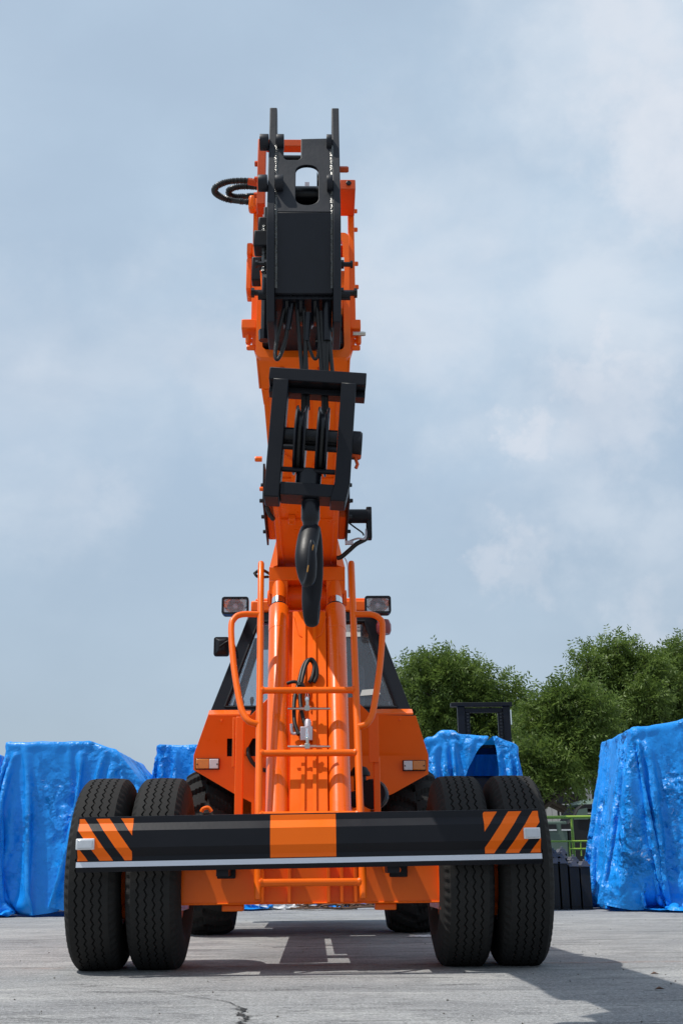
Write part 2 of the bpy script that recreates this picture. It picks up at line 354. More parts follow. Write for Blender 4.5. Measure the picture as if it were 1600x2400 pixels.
# crack in the concrete: a jagged dark strip
CRK = mat('crack_dirt', (.022, .022, .022), .95, var=.3)
cr = [(60,2308),(150,2309),(215,2312),(290,2316),(370,2325),(440,2336),(500,2344),(540,2351),(556,2360),(572,2366),(560,2378),(584,2384),(568,2397),(578,2412),(590,2440)]
pts = [];
for (a, b) in zip(cr, cr[1:]):
    for k in range(10):
        t = k/10; q = G(a[0]+(b[0]-a[0])*t, a[1]+(b[1]-a[1])*t); pts.append(q)
cm = MB(); prev = None
for i, q in enumerate(pts):
    t = i/len(pts); wd = (.0025 + .010*t*t)*(0.3+1.2*rnd.random()); off = Vector((rnd.uniform(-1,1), rnd.uniform(-1,1), 0))*(.006+.022*max(0,t-.55))
    q = q+off+Vector((0,0,.0035)); d = Vector((0,1,0)) if t < .62 else Vector((1,.3,0)).normalized()
    cur = (q-d*wd, q+d*wd)
    if prev: cm.add([prev[0], cur[0], cur[1], prev[1]], [(0,1,2,3)])
    prev = cur
for i in range(26):   # short side branches near the wide end
    q = pts[rnd.randrange(int(len(pts)*.6), len(pts))]+Vector((0,0,.003)); a = rnd.uniform(0, 6.28)
    d = Vector((math.cos(a), math.sin(a), 0)); n_ = Vector((-d.y, d.x, 0)); L = rnd.uniform(.02,.09); wd = rnd.uniform(.002,.006)
    cm.add([q-n_*wd, q+d*L*.5+n_*wd*1.5, q+d*L, q+d*L*.5-n_*wd], [(0,1,2,3)])
tag(ob('ground_crack', cm, CRK, smooth=0), kind='structure')
# small grit and leaves on the yard (uncountable)
gm = MB()
for i in range(260):
    x = rnd.uniform(-3.5, 3.5); y = 3.6+ (rnd.random()**1.4)*11; r = rnd.uniform(.0025, .006)
    c = Vector((x, y, r*.4)); a = rnd.uniform(0, 3)
    e = [Vector((math.cos(a+k*1.57)*r*rnd.uniform(.7,1.3), math.sin(a+k*1.57)*r*rnd.uniform(.7,1.3), 0)) for k in range(4)]
    gm.add([c+q for q in e]+[c+Vector((0,0,r*.7)), c-Vector((0,0,r*.5))], [(0,1,4),(1,2,4),(2,3,4),(3,0,4),(1,0,5),(2,1,5),(3,2,5),(0,3,5)])
tag(ob('gravel', gm, mat('grit', (.09,.08,.07), .9, var=.5, vscale=30), smooth=0), kind='stuff')

# ------------------------------------------------------------------ crane
crane = empty('mobile_crane', ORG, YAW)
tag(crane, 'orange mobile crane with black and orange striped bumper facing the camera', 'crane')

# --- tyres
def tyre_profile():
    return None
def front_tyre_mesh():
    NP = 64; n = NP*4; Rr = .49
    st = []       # (x, r, zig weight, kind)
    side = [(.098,.262),(.113,.285),(.129,.31),(.138,.34),(.139,.365),(.136,.395),(.131,.418),(.126,.437)]
    for x, r in side: st.append((-x, r, 0, 0))
    st += [(-.123,.452,0,1),(-.114,.466,0,1),(-.104,.4765,0,1),(-.096,.4835,0,0)]
    for gx in (-.060,-.020,.020,.060):
        wv = .0046; dz = .012; cr_ = Rr-.004*(gx/.09)**2
        st += [(gx-wv, cr_, .0062, 0), (gx-wv*.7, cr_-dz, .0062, 0), (gx+wv*.7, cr_-dz, .0062, 0), (gx+wv, cr_, .0062, 0)]
    st += [(.096,.4835,0,0),(.104,.4765,0,1),(.114,.466,0,1),(.123,.452,0,1)]
    for x, r in reversed(side): st.append((x, r, 0, 0))
    vs = []; fs = []; m = len(st)
    for i in range(n):
        th = 2*math.pi*i/n; tri = [0, 1, 0, -1][i % 4]*.9 + [0,.1,0,-.1][i%4]
        for x, r, zw, kd in st:
            rr = r - (.011 if (kd and i % 4 in (1, 2)) else 0); xx = x + zw*tri
            z = -math.cos(th)*rr; y = math.sin(th)*rr
            if z < -.478: z = -.478
            vs.append((xx, y, z))
    for i in range(n):
        j = (i+1) % n
        for k in range(m-1): fs.append((i*m+k, i*m+k+1, j*m+k+1, j*m+k))
    b = MB(); b.add(vs, fs); return mesh_of('tyre', b, RUBBER, 28)
def rim_mesh(r, hw, name, m, disc):
    b = MB()
    pr = [(-hw, r*.99),(-hw, r*1.03),(-hw+.012, r*1.03),(-hw+.02, r*.93),(disc-.012, r*.90),(disc-.012, .10),(disc-.03,.085),(disc-.03,.0)]
    b._lathe(pr, Vector((0,0,0)), Vector((1,0,0)), 36)
    pr = [(hw, r*.99),(hw, r*1.03),(hw-.012, r*1.03),(hw-.02, r*.93),(disc, r*.90),(disc,.10),(disc+.02,.08),(disc+.02,0)]
    b._lathe(pr, Vector((0,0,0)), Vector((1,0,0)), 36)
    for k in range(8):
        a = k*math.pi/4; b.cyl((disc-.03, .15*math.cos(a), .15*math.sin(a)), (disc+.025, .15*math.cos(a), .15*math.sin(a)), .014, 6)
    return mesh_of(name, b, m)
FT = front_tyre_mesh(); FR = rim_mesh(.262, .098, 'rim', ORANGE, .02)
for x in (-1.085, -.783, .797, 1.098):
    wl = ob('wheel', FR, ORANGE, crane, loc=(x, 0, .478)); wl.rotation_euler = (0, 0, 0 if x > 0 else math.pi)
    t = ob('tyre', FT, RUBBER, wl)
    for k in range(3):      # clamp lugs between the twin tyres
        pass
# hub spacers seen between the twin tyres
for sx in (-1, 1):
    c = -.934 if sx < 0 else .9475
    sp = MB()
    for a in range(6):
        th = a*math.pi/3+.35; sp.box(-.028, .028, -.03, .03, .235, .275, Matrix.Translation((c, 0, .478)) @ Matrix.Rotation(th, 4, 'X'))
    sp._lathe([(-.05,.225),(.05,.225)], Vector((c,0,.478)), Vector((1,0,0)), 32)
    ob('wheel_spacer', sp, ORANGE, crane, bevel=.004)
ob('front_axle', MB().cyl((-1.08,0,.478),(1.09,0,.478),.075), ORANGE, crane)
def rear_tyre_mesh():
    n = 264; Rr = .655; NL = 22
    xs = [i/28*.40-.20 for i in range(29)]
    prof = [(-.155,.34),(-.19,.38),(-.208,.44),(-.212,.50),(-.209,.55)]
    vs = []; fs = []
    row = prof + [(x, None) for x in xs] + [(-x, r) for x, r in reversed(prof)]
    m = len(row)
    for i in range(n):
        th = 2*math.pi*i/n
        for x, r in row:
            if r is None:
                ph = (i/n*NL + abs(x)/.20*.55 + (0.5 if x > 0 else 0)) % 1.0
                base = Rr-.030-.05*(abs(x)/.20)**3
                lug = 1 if ph < .56 and (abs(x) > .012) else 0
                if abs(x) < .05: lug = 1 if ph < .60 else 0
                r_ = base+.032*lug
            else: r_ = r
            z = -math.cos(th)*r_; y = math.sin(th)*r_
            vs.append((x, y, max(z, -.64)))
    for i in range(n):
        j = (i+1) % n
        for k in range(m-1): fs.append((i*m+k, i*m+k+1, j*m+k+1, j*m+k))
    b = MB(); b.add(vs, fs); return mesh_of('tyre', b, RUBBER2, 25)
RT = rear_tyre_mesh(); RRm = rim_mesh(.34, .15, 'rim', ORANGE, .05)
for x in (-.825, .82):
    wl = ob('rear_wheel', RRm, ORANGE, crane, loc=(x, 3.34, .64)); wl.rotation_euler = (0,0,0 if x > 0 else math.pi)
    ob('tyre', RT, RUBBER2, wl)
ob('rear_axle', MB().cyl((-.8,3.34,.64),(.8,3.34,.64),.10), ORANGE, crane)

# --- chassis
fb = MB().box(-.66,.665,-.30,.16,.318,.505).box(-.32,.33,-.30,-.02,.505,.70)
beam = ob('front_frame', fb, ORANGE, crane, bevel=.004)
for sx in (-1, 1):
    xx = -.672 if sx < 0 else .668
    ob('end_plate', MB().box(xx-.008, xx+.012, -.345, .2, .285, .60), ORANGE, beam, bevel=.002)
    ob('tow_lug', MB().box(sx*.39-.055, sx*.39+.055, -.26, -.16, .284, .316), ORANGE, beam, bevel=.006)
for x in (-.235, -.10, .098, .165, .235):
    ob('stiffener', MB().box(x-.008, x+.008, -.345, -.302, .325, .56), ORANGE, beam, bevel=.002)
for p, q in (((-.66,.322),(.66,.322)),):
    ob('weld_bead', MB().tube([(p[0],-.303,p[1]),(q[0],-.303,q[1])], .005, 6), ORANGE, beam)
for (a, b_) in ((-.467, -.373), (.408, .500)):
    tb = ob('mounting_tab', MB().box(a, b_, -.33, -.304, .443, .56), BLACK, beam, bevel=.006)
    bolt(tb, ((a+b_)/2, -.331, .478), r=.013)
ob('chassis_rail', MB().box(-.40,-.26,.17,4.3,.50,.78).box(.26,.40,.17,4.3,.50,.78).box(-.26,.26,.5,.7,.52,.74).box(-.26,.26,2.4,2.7,.52,.74), ORANGE, crane, bevel=.004)

# --- bumper: folded sheet with stickers
PROF = [(.752,-.535),(.750,-.56),(.718,-.562),(.682,-.590),(.602,-.592),(.561,-.566),(.540,-.568),(.508,-.570),(.490,-.560),(.490,-.535)]   # (z, y)
bx0, bx1 = -1.127, 1.150
b = MB(); n = len(PROF); vs = []
for x in (bx0, bx1):
    for z, y in PROF: vs.append((x, y, z))
    for z, y in reversed(PROF): vs.append((x, y+.006 if z > .5 else y+.0, z-(.004 if z > .75 else 0)))
pp = [(z, y) for z, y in PROF] + [(z-.004 if z > .74 else (z+.004 if z < .5 else z), y+.006) for z, y in reversed(PROF)]
vs = [(bx0, y, z) for z, y in pp] + [(bx1, y, z) for z, y in pp]; m = len(pp)
b.add(vs, [(i, (i+1) % m, m+(i+1) % m, m+i) for i in range(m)])
for i in range(n-1):
    j = m-1-i
    for o_ in (0, m): b.f.append((o_+i, o_+i+1, o_+j-1, o_+j))
bumper = ob('bumper', b, BLACK, crane, smooth=20)
bumper.rotation_euler = (0, R(-.55), 0); bumper.location = (0, 0, 0.0)
for sx in (-1, 1): ob('bumper_arm', MB().box(sx*.42-.03, sx*.42+.03, -.53, -.31, .46, .70), BLACK, bumper)
def clip(poly, zlo, zhi):
    def half(pl, f):
        out = []
        for i in range(len(pl)):
            a, c = pl[i], pl[(i+1) % len(pl)]; fa, fc = f(a), f(c)
            if fa >= 0: out.append(a)
            if fa*fc < 0: t = fa/(fa-fc); out.append((a[0]+(c[0]-a[0])*t, a[1]+(c[1]-a[1])*t))
        return out
    pl = half(poly, lambda p: p[1]-zlo)
    return half(pl, lambda p: zhi-p[1]) if pl else []
def clipx(poly, a, c):
    return [(z, x) for x, z in clip([(z, x) for x, z in poly], a, c)] if False else [(q[1], q[0]) for q in clip([(p[1], p[0]) for p in poly], a, c)]
def sticker(name, poly, m, off=.0015):
    s_ = MB()
    for (z1, y1), (z0, y0) in zip(PROF, PROF[1:]):
        if z1 <= z0+1e-6: continue
        q = clip(poly, z0, z1)
        if len(q) < 3: continue
        s_.add([(x, y0+(y1-y0)*(z-z0)/(z1-z0)-off, z) for x, z in q], [tuple(range(len(q)))])
    if s_.f: return ob(name, s_, m, bumper, smooth=0)
zt, zb = .741, .5425
sticker('orange_panel', [(-.184,zb),(.139,zb),(.139,zt+.004),(-.184,zt+.004)], STICK)
slope = .75   # horizontal run per unit height
for sx, xa, xb in ((-1, bx0+.006, -.857), (1, .870, bx1-.004)):
    wst, gap = .066, .056
    for k in range(-2, 5):
        # stripes run down and inward on the left, mirrored on the right
        if sx < 0:
            base = xa - .042 + k*(wst+gap)
            poly = [(base, zt), (base+wst, zt), (base+wst+slope*(zt-zb)*1.0, zb), (base+slope*(zt-zb)*1.0, zb)]
        else:
            base = xb + .040 - k*(wst+gap)
            poly = [(base, zt), (base-wst, zt), (base-wst-slope*(zt-zb), zb), (base-slope*(zt-zb), zb)]
            poly = poly[::-1]
        q = clipx(poly, xa, xb)
        if len(q) >= 3: sticker('warning_stripe', q, STICK)
sticker('reflective_strip', [(bx0,.513),(bx1,.513),(bx1,.538),(bx0,.538)], REFW, .002)
for x0, x1, z0, z1 in ((-1.125,-1.037,.595,.647),(1.062,1.142,.607,.660)):
    rf = ob('reflector', MB().box(x0,x1,-.612,-.589,z0,z1), WHITE, bumper, bevel=.004)
    ob('reflector_lens', MB().box(x0+.007,x1-.007,-.617,-.6125,z0+.007,z1-.007), LENSW, rf, bevel=.002)

# --- ladder with hand loops
LR = .0195
def lad(z): return -.47 + max(0, z-.36)*.47
def zat(py):
    y = 0.
    for _ in range(15): y = lad(K(725, py, y).z)
    return K(725, py, y).z
ladder = empty('ladder'); ladder.parent = crane
zr = [zat(2068), zat(1900)-.0, zat(1765), zat(1618)]; zr[1] = (zr[0]+zr[2])/2; ztp = zat(1318); zb_ = zat(2108)
def railx(px0, px1, z): 
    return px0+(px1-px0)*(z-zb_)/(ztp-zb_)
XL = (K(604,2108,lad(zb_)).x, K(612,1318,lad(ztp)).x); XR = (K(851,2105,lad(zb_)).x, K(823,1318,lad(ztp)).x)
for XX, s_ in ((XL,-1),(XR,1)):
    ob('rail', MB().tube([(railx(*XX, z), lad(z), z) for z in (zb_, zb_+.06, .8, 1.2, 1.6, 2.0, ztp-.01, ztp)], [LR*.8]+[LR]*6+[LR*.85], 16), ORANGE, ladder)
    lp_ = [(600,1440),(568,1440),(549,1450),(542,1474),(548,1560),(562,1646),(572,1676),(586,1692),(603,1698)] if s_ < 0 else [(845,1440),(868,1440),(888,1449),(896,1470),(890,1560),(877,1650),(869,1682),(855,1699),(838,1703)]
    hp_ = []
    for k, (px, py) in enumerate(lp_):
        y = 0.
        for _ in range(12): y = lad(K(px, py, y).z)
        hp_.append(K(px, py, y-(.0 if k in (0, 8) else .01)))
    hp_[0].x = railx(*XX, hp_[0].z); hp_[-1].x = railx(*XX, hp_[-1].z)
    ob('hand_loop', MB().tube(spline(hp_, 8), .0185, 14), ORANGE, ladder)
for z in zr:
    xa_, xb_ = railx(*XL, z), railx(*XR, z)
    rg = ob('rung', MB().cyl((xa_+.004, lad(z)-.002, z), (xb_-.004, lad(z)-.002, z), .0185, 18), ORANGE, ladder)
    for x, dd in ((xa_+.022, 1), (xb_-.022, -1)): ob('weld_bead', MB()._lathe([(-.008,.0245),(.004,.020)], Vector((x, lad(z)-.002, z)), Vector((dd,0,0)), 14), ORANGE, rg)

# --- lift cylinders
for x in (-.170, .162):
    xt = x*1.07-.012
    A = Vector((x, -.20, .68)); B = Vector((xt, .60, 2.055)); d = (B-A).normalized(); L = (B-A).length
    cy = ob('lift_cylinder', MB()._lathe([(-.02,.055),(0,.0635),(.03,.0650),(.05,.0650),(.052,.0622),(L-.20,.0622),(L-.198,.0640),(L-.01,.0640),(L,.060)], A, d, 40), GLOSSOR, crane)
    ob('gland', MB()._lathe([(0,.052),(.012,.056),(.02,.050)], B, d, 32), BLACK, cy)
    ob('rod', MB()._lathe([(0,.046),(.075,.046)], B, d, 32), CHROME, cy)
    ob('rod_eye', MB()._lathe([(.06,.043),(.13,.047),(.20,.052)], B, d, 24), ORANGE, cy)
    ob('base_collar', MB()._lathe([(.012,.066),(.018,.069),(.03,.069),(.036,.066)], A, d, 40), ORANGE, cy)

# --- tower behind the cylinders
tw = [(-.238,.70),(.527,2.02),(.86,2.06),(2.45,2.10),(2.45,.70)]
tower = ob('boom_tower', MB().plate(tw, [], yz(-.105), .205), ORANGE, crane, bevel=.004)
def onplate(z, o=0.): return -.238+(z-.70)*.5795 - o*.865
rb = []
for x in (-.035, .028):
    ob('rib', MB().add([(x-.010,onplate(.76,.001),.76),(x+.010,onplate(.76,.001),.76),(x+.010,onplate(.76,.022),.76),(x-.010,onplate(.76,.022),.76),
        (x-.010,onplate(1.97,.001),1.97),(x+.010,onplate(1.97,.001),1.97),(x+.010,onplate(1.97,.022),1.97),(x-.010,onplate(1.97,.022),1.97)],
        [(0,1,2,3),(4,5,6,7),(0,1,5,4),(1,2,6,5),(2,3,7,6),(3,0,4,7)]), ORANGE, tower)
ob('pivot_cheek', MB().box(-.19,-.106,.80,2.4,.72,2.08).box(.106,.19,.80,2.4,.72,2.08), ORANGE, tower, bevel=.004)
ob('weld_bead', MB().tube(spline([(-.10,onplate(1.98)-.003,1.98),(-.07,onplate(1.86)-.003,1.86),(-.03,onplate(1.83)-.003,1.83)],6), .004, 6), ORANGE, tower)
ob('weld_bead', MB().tube(spline([(.10,onplate(1.98)-.003,1.98),(.07,onplate(1.86)-.003,1.86),(.03,onplate(1.83)-.003,1.83)],6), .004, 6), ORANGE, tower)
# hydraulic pipes, valve and hoses on the tower
def P2(px, py, off=.0):      # on the sloping plate, off metres proud of it
    y = .5
    for _ in range(12): y = onplate(K(px, py, y).z, off)
    return K(px, py, y)
for py, q in ((1661, 1), (1750, 2)):
    pi = ob('hydraulic_pipe', MB().tube([P2(674, py, .10), P2(718, py, .10), P2(774, py, .10)], .007, 12), STEEL, crane)
    c = P2(720, py, .10); ob('tee_fitting', MB().box(c.x-.014, c.x+.014, c.y-.014, c.y+.014, c.z-.013, c.z+.016).cyl(c+Vector((-.04,0,0)), c+Vector((.05,0,0)), .010, 6).cyl(c, c+Vector((0,0,.05)), .010, 6), STEEL, pi, bevel=.002)
    ob('hose_end', MB()._lathe([(.04,.009),(.05,.011),(.07,.011),(.075,.008),(.10,.008)], c, Vector((-.03,.1,1)).normalized(), 10), CHROME, pi)
c = P2(718, 1713, 0.055)
vb = ob('valve_block', MB().box(c.x-.034, c.x+.034, c.y-.03, c.y+.05, c.z-.055, c.z+.02), ALU, crane, bevel=.003)
ob('valve_cap', MB()._lathe([(0,.020),(.03,.020),(.045,.016)], c+Vector((.008,.0,.018)), Vector((0,.3,1)).normalized(), 14), ALU, vb)
ob('elbow_pipe', MB().tube(spline([c+Vector((-.03,0,-.012)), c+Vector((-.055,0,-.014)), c+Vector((-.08,0,-.01)), c+Vector((-.085,0,.04))],6), .009, 10), ALU, vb)
ob('hydraulic_hose', MB().tube(spline([P2(700,1722, 0.055),P2(690,1690, 0.061),P2(690,1640, 0.066),P2(700,1600, 0.077),P2(710,1562, 0.077),P2(724,1546, 0.072),P2(736,1560, 0.061),P2(731,1590, 0.044),P2(724,1600, 0.028)],8), .0115, 12), HOSE, crane)
ob('hydraulic_hose', MB().tube(spline([P2(716,1702, 0.055),P2(707,1670, 0.061),P2(703,1630, 0.066),P2(708,1592, 0.083),P2(718,1556, 0.083),P2(730,1545, 0.083),P2(741,1562, 0.066),P2(742,1585, 0.044),P2(735,1600, 0.028)],8), .0115, 12), HOSE, crane)
ob('hydraulic_hose', MB().tube(spline([P2(672,1602, 0.066),P2(690,1598, 0.072),P2(708,1606, 0.066),P2(722,1630, 0.061),P2(720,1645, 0.055)],8), .010, 12), HOSE, crane)
ob('cable_tie', MB()._lathe([(-.01,.024),(.01,.024)], P2(703,1606, 0.072), Vector((.1,.3,1)).normalized(), 10), HOSE, crane)
# --- boom. axis slopes up toward the camera
def bz(y): return 2.435-.125*y
BS = .05
BU = Vector((0,-1,BS)).normalized(); BN = Vector((0,BS,1)).normalized()
BC = -.017
def bp(x, s, h):   # x across, s metres forward of y=0 along the axis, h above underside
    return Vector((BC+x*(1-.022*s), 0, 2.44)) + Vector((0,-1.09,BS*1.09))*s + BN*h
def bbox(mb, x0, x1, s0, s1, h0, h1):
    vs = [bp(x, s, h) for h in (h0, h1) for x, s in ((x0,s0),(x1,s0),(x1,s1),(x0,s1))]
    return mb.add(vs, [(3,2,1,0),(4,5,6,7),(0,1,5,4),(1,2,6,5),(2,3,7,6),(3,0,4,7)])
boom = empty('boom'); boom.parent = crane
TH = .012
ob_ = MB(); bbox(ob_, -.19,-.19+TH,-2.3,1.84,0,.56); bbox(ob_, .19-TH,.19,-2.3,1.84,0,.56); bbox(ob_, -.19+TH,.19-TH,-2.3,1.84,.0,TH); bbox(ob_, -.19+TH,.19-TH,-2.3,1.84,.56-TH,.56)
ob('outer_boom', ob_, ORANGE, boom, bevel=.004)
# underside plating: raised edge strips, ribs and braces
for x0, x1 in ((-.186,-.150),(.150,.186)):
    s_ = MB(); bbox(s_, x0, x1, -2.2, 1.70, -.006, -.0005); ob('edge_strip', s_, ORANGE, boom)
for x in (-.158, .158):
    ob('weld_bead', MB().tube([bp(x, s/20, -.006) for s in range(-20, 33)], [.005+.0022*math.sin(s*2.3) for s in range(53)], 6), ORANGE, boom)
def brace(x0, s0, x1, s1, wd=.018, hh=-.012):
    a = bp(x0, s0, 0); c = bp(x1, s1, 0); d = (c-a).normalized(); n_ = d.cross(BN).normalized()*wd
    lo = BN*hh
    return MB().add([a-n_, a+n_, c+n_, c-n_, a-n_+lo, a+n_+lo, c+n_+lo, c-n_+lo], [(0,1,2,3),(7,6,5,4),(0,4,5,1),(1,5,6,2),(2,6,7,3),(3,7,4,0)])
for q in ((-.15,.98,-.06,.80),(.15,.98,.06,.80),(-.15,.42,-.06,.28),(.15,.42,.06,.28),(-.06,.80,-.06,.58),(.06,.80,.06,.58),(-.06,1.50,-.06,1.22),(.06,1.50,.06,1.22),(-.15,1.10,-.06,1.22),(.15,1.10,.06,1.22)):
    ob('brace', brace(*q), ORANGE, boom)
for s in (.05, .62, 1.15): 
    s_ = MB(); bbox(s_, -.15, .15, s, s+.012, -.010, -.0005); ob('brace', s_, ORANGE, boom)
# little bracket plates on the underside
for x, s in ((-.085,.35),(-.085,.02),(.03,.2)):
    s_ = MB(); bbox(s_, x-.02, x+.02, s, s+.10, -.03, -.0005); q = ob('small_bracket', s_, ORANGE, boom, bevel=.003)
    bolt(q, bp(x, s+.05, -.03), -BN, .010, .012)
s_ = MB(); bbox(s_, .045, .075, .12, .16, -.008, -.001); ob('data_plate', s_, ALU, boom)
# collar at the mouth
col = MB()
bbox(col, -.203,.203,1.60,1.85,-.016,-.0005); bbox(col, -.206,-.1905,1.60,1.85,-.016,.60); bbox(col, .1905,.206,1.60,1.85,-.016,.60)
collar = ob('boom_collar', col, ORANGE, boom, bevel=.004)
fr = MB(); 
def rr_poly(x0,x1,z0,z1,r,n=5):
    out = []
    for cx, cz, a0 in ((x1-r,z0+r,-90),(x1-r,z1-r,0),(x0+r,z1-r,90),(x0+r,z0+r,180)):
        for k in range(n+1): a = R(a0+90*k/n); out.append((cx+r*math.cos(a), cz+r*math.sin(a)))
    return out
fr.plate(rr_poly(-.207,.207,-.02,.60,.025), [rr_poly(-.178,.178,.018,.565,.02)], lambda u,v,w_: bp(u, 1.872-w_, v), .028)
ob('mouth_frame', fr, ORANGE, collar, bevel=.004)
for x, s in ((-.095,1.66),(-.095,1.78),(.075,1.66),(.075,1.78)):
    bolt(collar, bp(x, s, -.016), -BN, .013, .012, REDOR)
for sx in (-1, 1):
    s_ = MB(); 
    a = [bp(sx*.14,1.59,-.001), bp(sx*.19,1.45,-.001), bp(sx*.195,1.59,-.001)]
    s_.add(a+[q-BN*.012 for q in a], [(0,1,2),(5,4,3),(0,3,4,1),(1,4,5,2),(2,5,3,0)]); ob('gusset', s_, ORANGE, collar)
# side channels, brackets and bolts at the mouth
for sx, xo in ((-1, -.235), (1, .207)):
    s_ = MB(); bbox(s_, min(xo,xo+.028), max(xo,xo+.028), 1.72, 1.80, .16, .83 if sx < 0 else .86); ch = ob('side_channel', s_, ORANGE, boom, bevel=.004)
    for h in ((.22,.34,.46,.58) if sx < 0 else (.40,.52,.70,.80)):
        bolt(ch, bp(xo if sx < 0 else xo+.028, 1.76, h), (sx,0,0), .010, .014)
    s_ = MB(); bbox(s_, -.275 if sx < 0 else .207, -.207 if sx < 0 else .255, 1.76, 1.84, .14, .185)
    br = ob('stop_bracket', s_, ORANGE, boom, bevel=.004)
    bolt(br, bp(sx*.245, 1.80, .125), (0,0,-1), .014, .03); bolt(br, bp(sx*.215, 1.80, .07), (sx,0,0), .012, .03)
    if sx > 0: bolt(br, bp(.22, 1.83, .12), (1,0,0), .010, .045, STEEL)
    s_ = MB(); a = [bp(sx*.207,1.80,.13), bp(sx*.207,1.80,.02), bp(sx*.235,1.80,.11)]
    s_.add(a+[q-BU*.02 for q in a], [(0,1,2),(5,4,3),(0,3,4,1),(1,4,5,2),(2,5,3,0)]); ob('gusset', s_, ORANGE, br)
for h0, h1 in ((.36,.52),(.54,.60)):
    s_ = MB(); bbox(s_, -.262,-.2355, 1.70, 1.80, h0, h1); ob('side_pad', s_, ORANGE, boom, bevel=.006)
# cross piece on the right top with bolt, and pins seen at the top
s_ = MB(); bbox(s_, .165, .236, 1.801, 1.98, .74, .79); q = ob('top_bracket', s_, REDOR, boom, bevel=.003); bolt(q, bp(.213, 1.94, .79), BN, .016, .018, ORANGE); bolt(q, bp(.205,1.985,.765), (0,-1,0), .012,.006, BLACK)
s_ = MB(); bbox(s_, -.164, .05, 2.06, 2.10, .86, .895); ob('cross_bar', s_, REDOR, boom, bevel=.003)
s_ = MB(); bbox(s_, -.20, -.165, 2.05, 2.12, .55, .88); bbox(s_, -.2065, -.180, 1.70, 2.049, .58, .64); q = ob('hose_guide', s_, REDOR, boom, bevel=.003)
for h in (.62, .70, .78): bolt(q, bp(-.20, 2.085, h), (-1,0,0), .012, .012, REDOR)
# inner boom
ib = MB(); bbox(ib, -.150,.150,1.2,2.34,.085,.34); ob('inner_boom', ib, ORANGE, boom, bevel=.006)
ib = MB(); bbox(ib, -.155,.155,2.3405,2.36,.08,.345); ob('nose_plate', ib, HEADM, boom, bevel=.004)
ib = MB(); bbox(ib, -.172,-.152,1.3,1.90,.03,.09); bbox(ib, .152,.172,1.3,1.90,.03,.09); bbox(ib, -.172,.172,1.55,1.80,.022,.062); ob('wear_pad', ib, BLACK, boom)
ib = MB(); bbox(ib, -.115,.115,1.86,2.30,.012,.078); ob('mouth_shade_block', ib, BLACK, boom, bevel=.008)  # black box added to darken the boom mouth where shade falls
for sx in (-1, 1):
    ob('grease_strip', MB().tube([bp(sx*.158, 1.5+k*.03, .12) for k in range(25)], .010, 8), GREASE, boom)
for sx in (-1,1):
    ib = MB(); bbox(ib, sx*.164-.006, sx*.164+.006, 1.84, 2.3, .10, .16); ob('slide_rod', ib, CHROME, boom)
# shackle at the rope anchor, right of the mouth
an = bp(.095, 1.93, .055)
sh = ob('shackle', MB().tube(spline([an+Vector((-.035,-.03,.0)), an+Vector((0,-.05,.008)), an+Vector((.03,-.04,.0)), an+Vector((.045,0,0))],6), .010, 10).tube(spline([an+Vector((-.035,-.03,-.05)), an+Vector((0,-.05,-.045)), an+Vector((.035,-.04,-.05)), an+Vector((.05,0,-.05))],6), .010, 10), GREASE, boom)
ob('shackle_pin', MB().cyl(an+Vector((-.03,-.03,.02)), an+Vector((-.03,-.03,-.09)), .011, 10).cyl(an+Vector((0,-.035,.02)), an+Vector((0,-.035,-.09)), .010, 10), BLACKG, sh)

# --- boom head
head = empty('boom_head'); head.parent = crane
HC = -.008
hp = [(-2.60,3.285),(-2.635,3.295),(-2.660,3.285),(-2.69,3.12),(-2.745,2.93),(-2.79,2.75),(-2.79,2.69),(-2.755,2.50),(-2.70,2.345),(-2.60,2.335),(-2.47,2.345),(-2.42,2.55),(-2.42,2.95),(-2.52,3.15)]
for x0 in (HC-.133, HC+.105):
    pl = ob('side_plate', MB().plate(hp, [], yz(x0), .028), HEADM, head, bevel=.003)
    inn = x0+.030 if x0 < 0 else x0-.002
    ob('weld_bead', MB().tube([(inn, y-.004+(0.012), z) for y, z in [(-2.70+(.10*(3.12-zz)/.40), zz) if False else ((-2.700-.09*(3.12-zz)/.38) if zz > 2.74 else (-2.79+.075*(2.74-zz)/.29), zz) for zz in np.linspace(3.08, 2.47, 40)]], [.006+.003*rnd.random() for _ in range(40)], 6), GREASE, pl)
# front plate with slot: upper part tilted back, lower part tilted under
def fy(z): return (-2.695-.09*(3.12-z)/.38) if z > 2.74 else (-2.785+.075*(2.74-z)/.29)
slot = []
for k in range(13): a = R(180*k/12); slot.append((.0+.042*math.cos(a)+.003, 2.945+.034*math.sin(a)))
for k in range(13): a = R(180+180*k/12); slot.append((.0+.042*math.cos(a)+.003, 2.808+.034*math.sin(a)))
up = MB().plate([(HC-.104,2.741),(HC+.104,2.741),(HC+.104,3.122),(HC-.012,3.117),(HC-.012,3.015),(HC-.022,3.005),(HC-.066,3.005),(HC-.076,3.015),(HC-.078,3.10),(HC-.104,3.10)],
    [slot], lambda u,v,w_: (u, fy(v)+w_, v), .018)
fp = ob('front_plate', up, HEADM, head, bevel=.002)
lo = MB().plate([(HC-.104,2.452),(HC+.104,2.452),(HC+.104,2.739),(HC-.104,2.739)], [], lambda u,v,w_: (u, -2.785+.075*(2.74-v)/.29+w_, v), .018)
ob('lower_plate', lo, HEADM, head, bevel=.002)
ob('bottom_plate', MB().box(HC-.104, HC+.104, -2.69, -2.60, 2.440, 2.451), HEADM, head)
for z in (3.097, 2.873):
    for (a, c) in ((HC-.167, HC-.134), (HC-.104, HC-.076), (HC+.084, HC+.1045)):
        ob('boss', MB()._lathe([(0,.030),(.002,.031),(c-a-.002,.031),(c-a,.030)], Vector((a, -2.70 if z > 3 else -2.765, z)), Vector((1,0,0)), 24), HEADM, head)
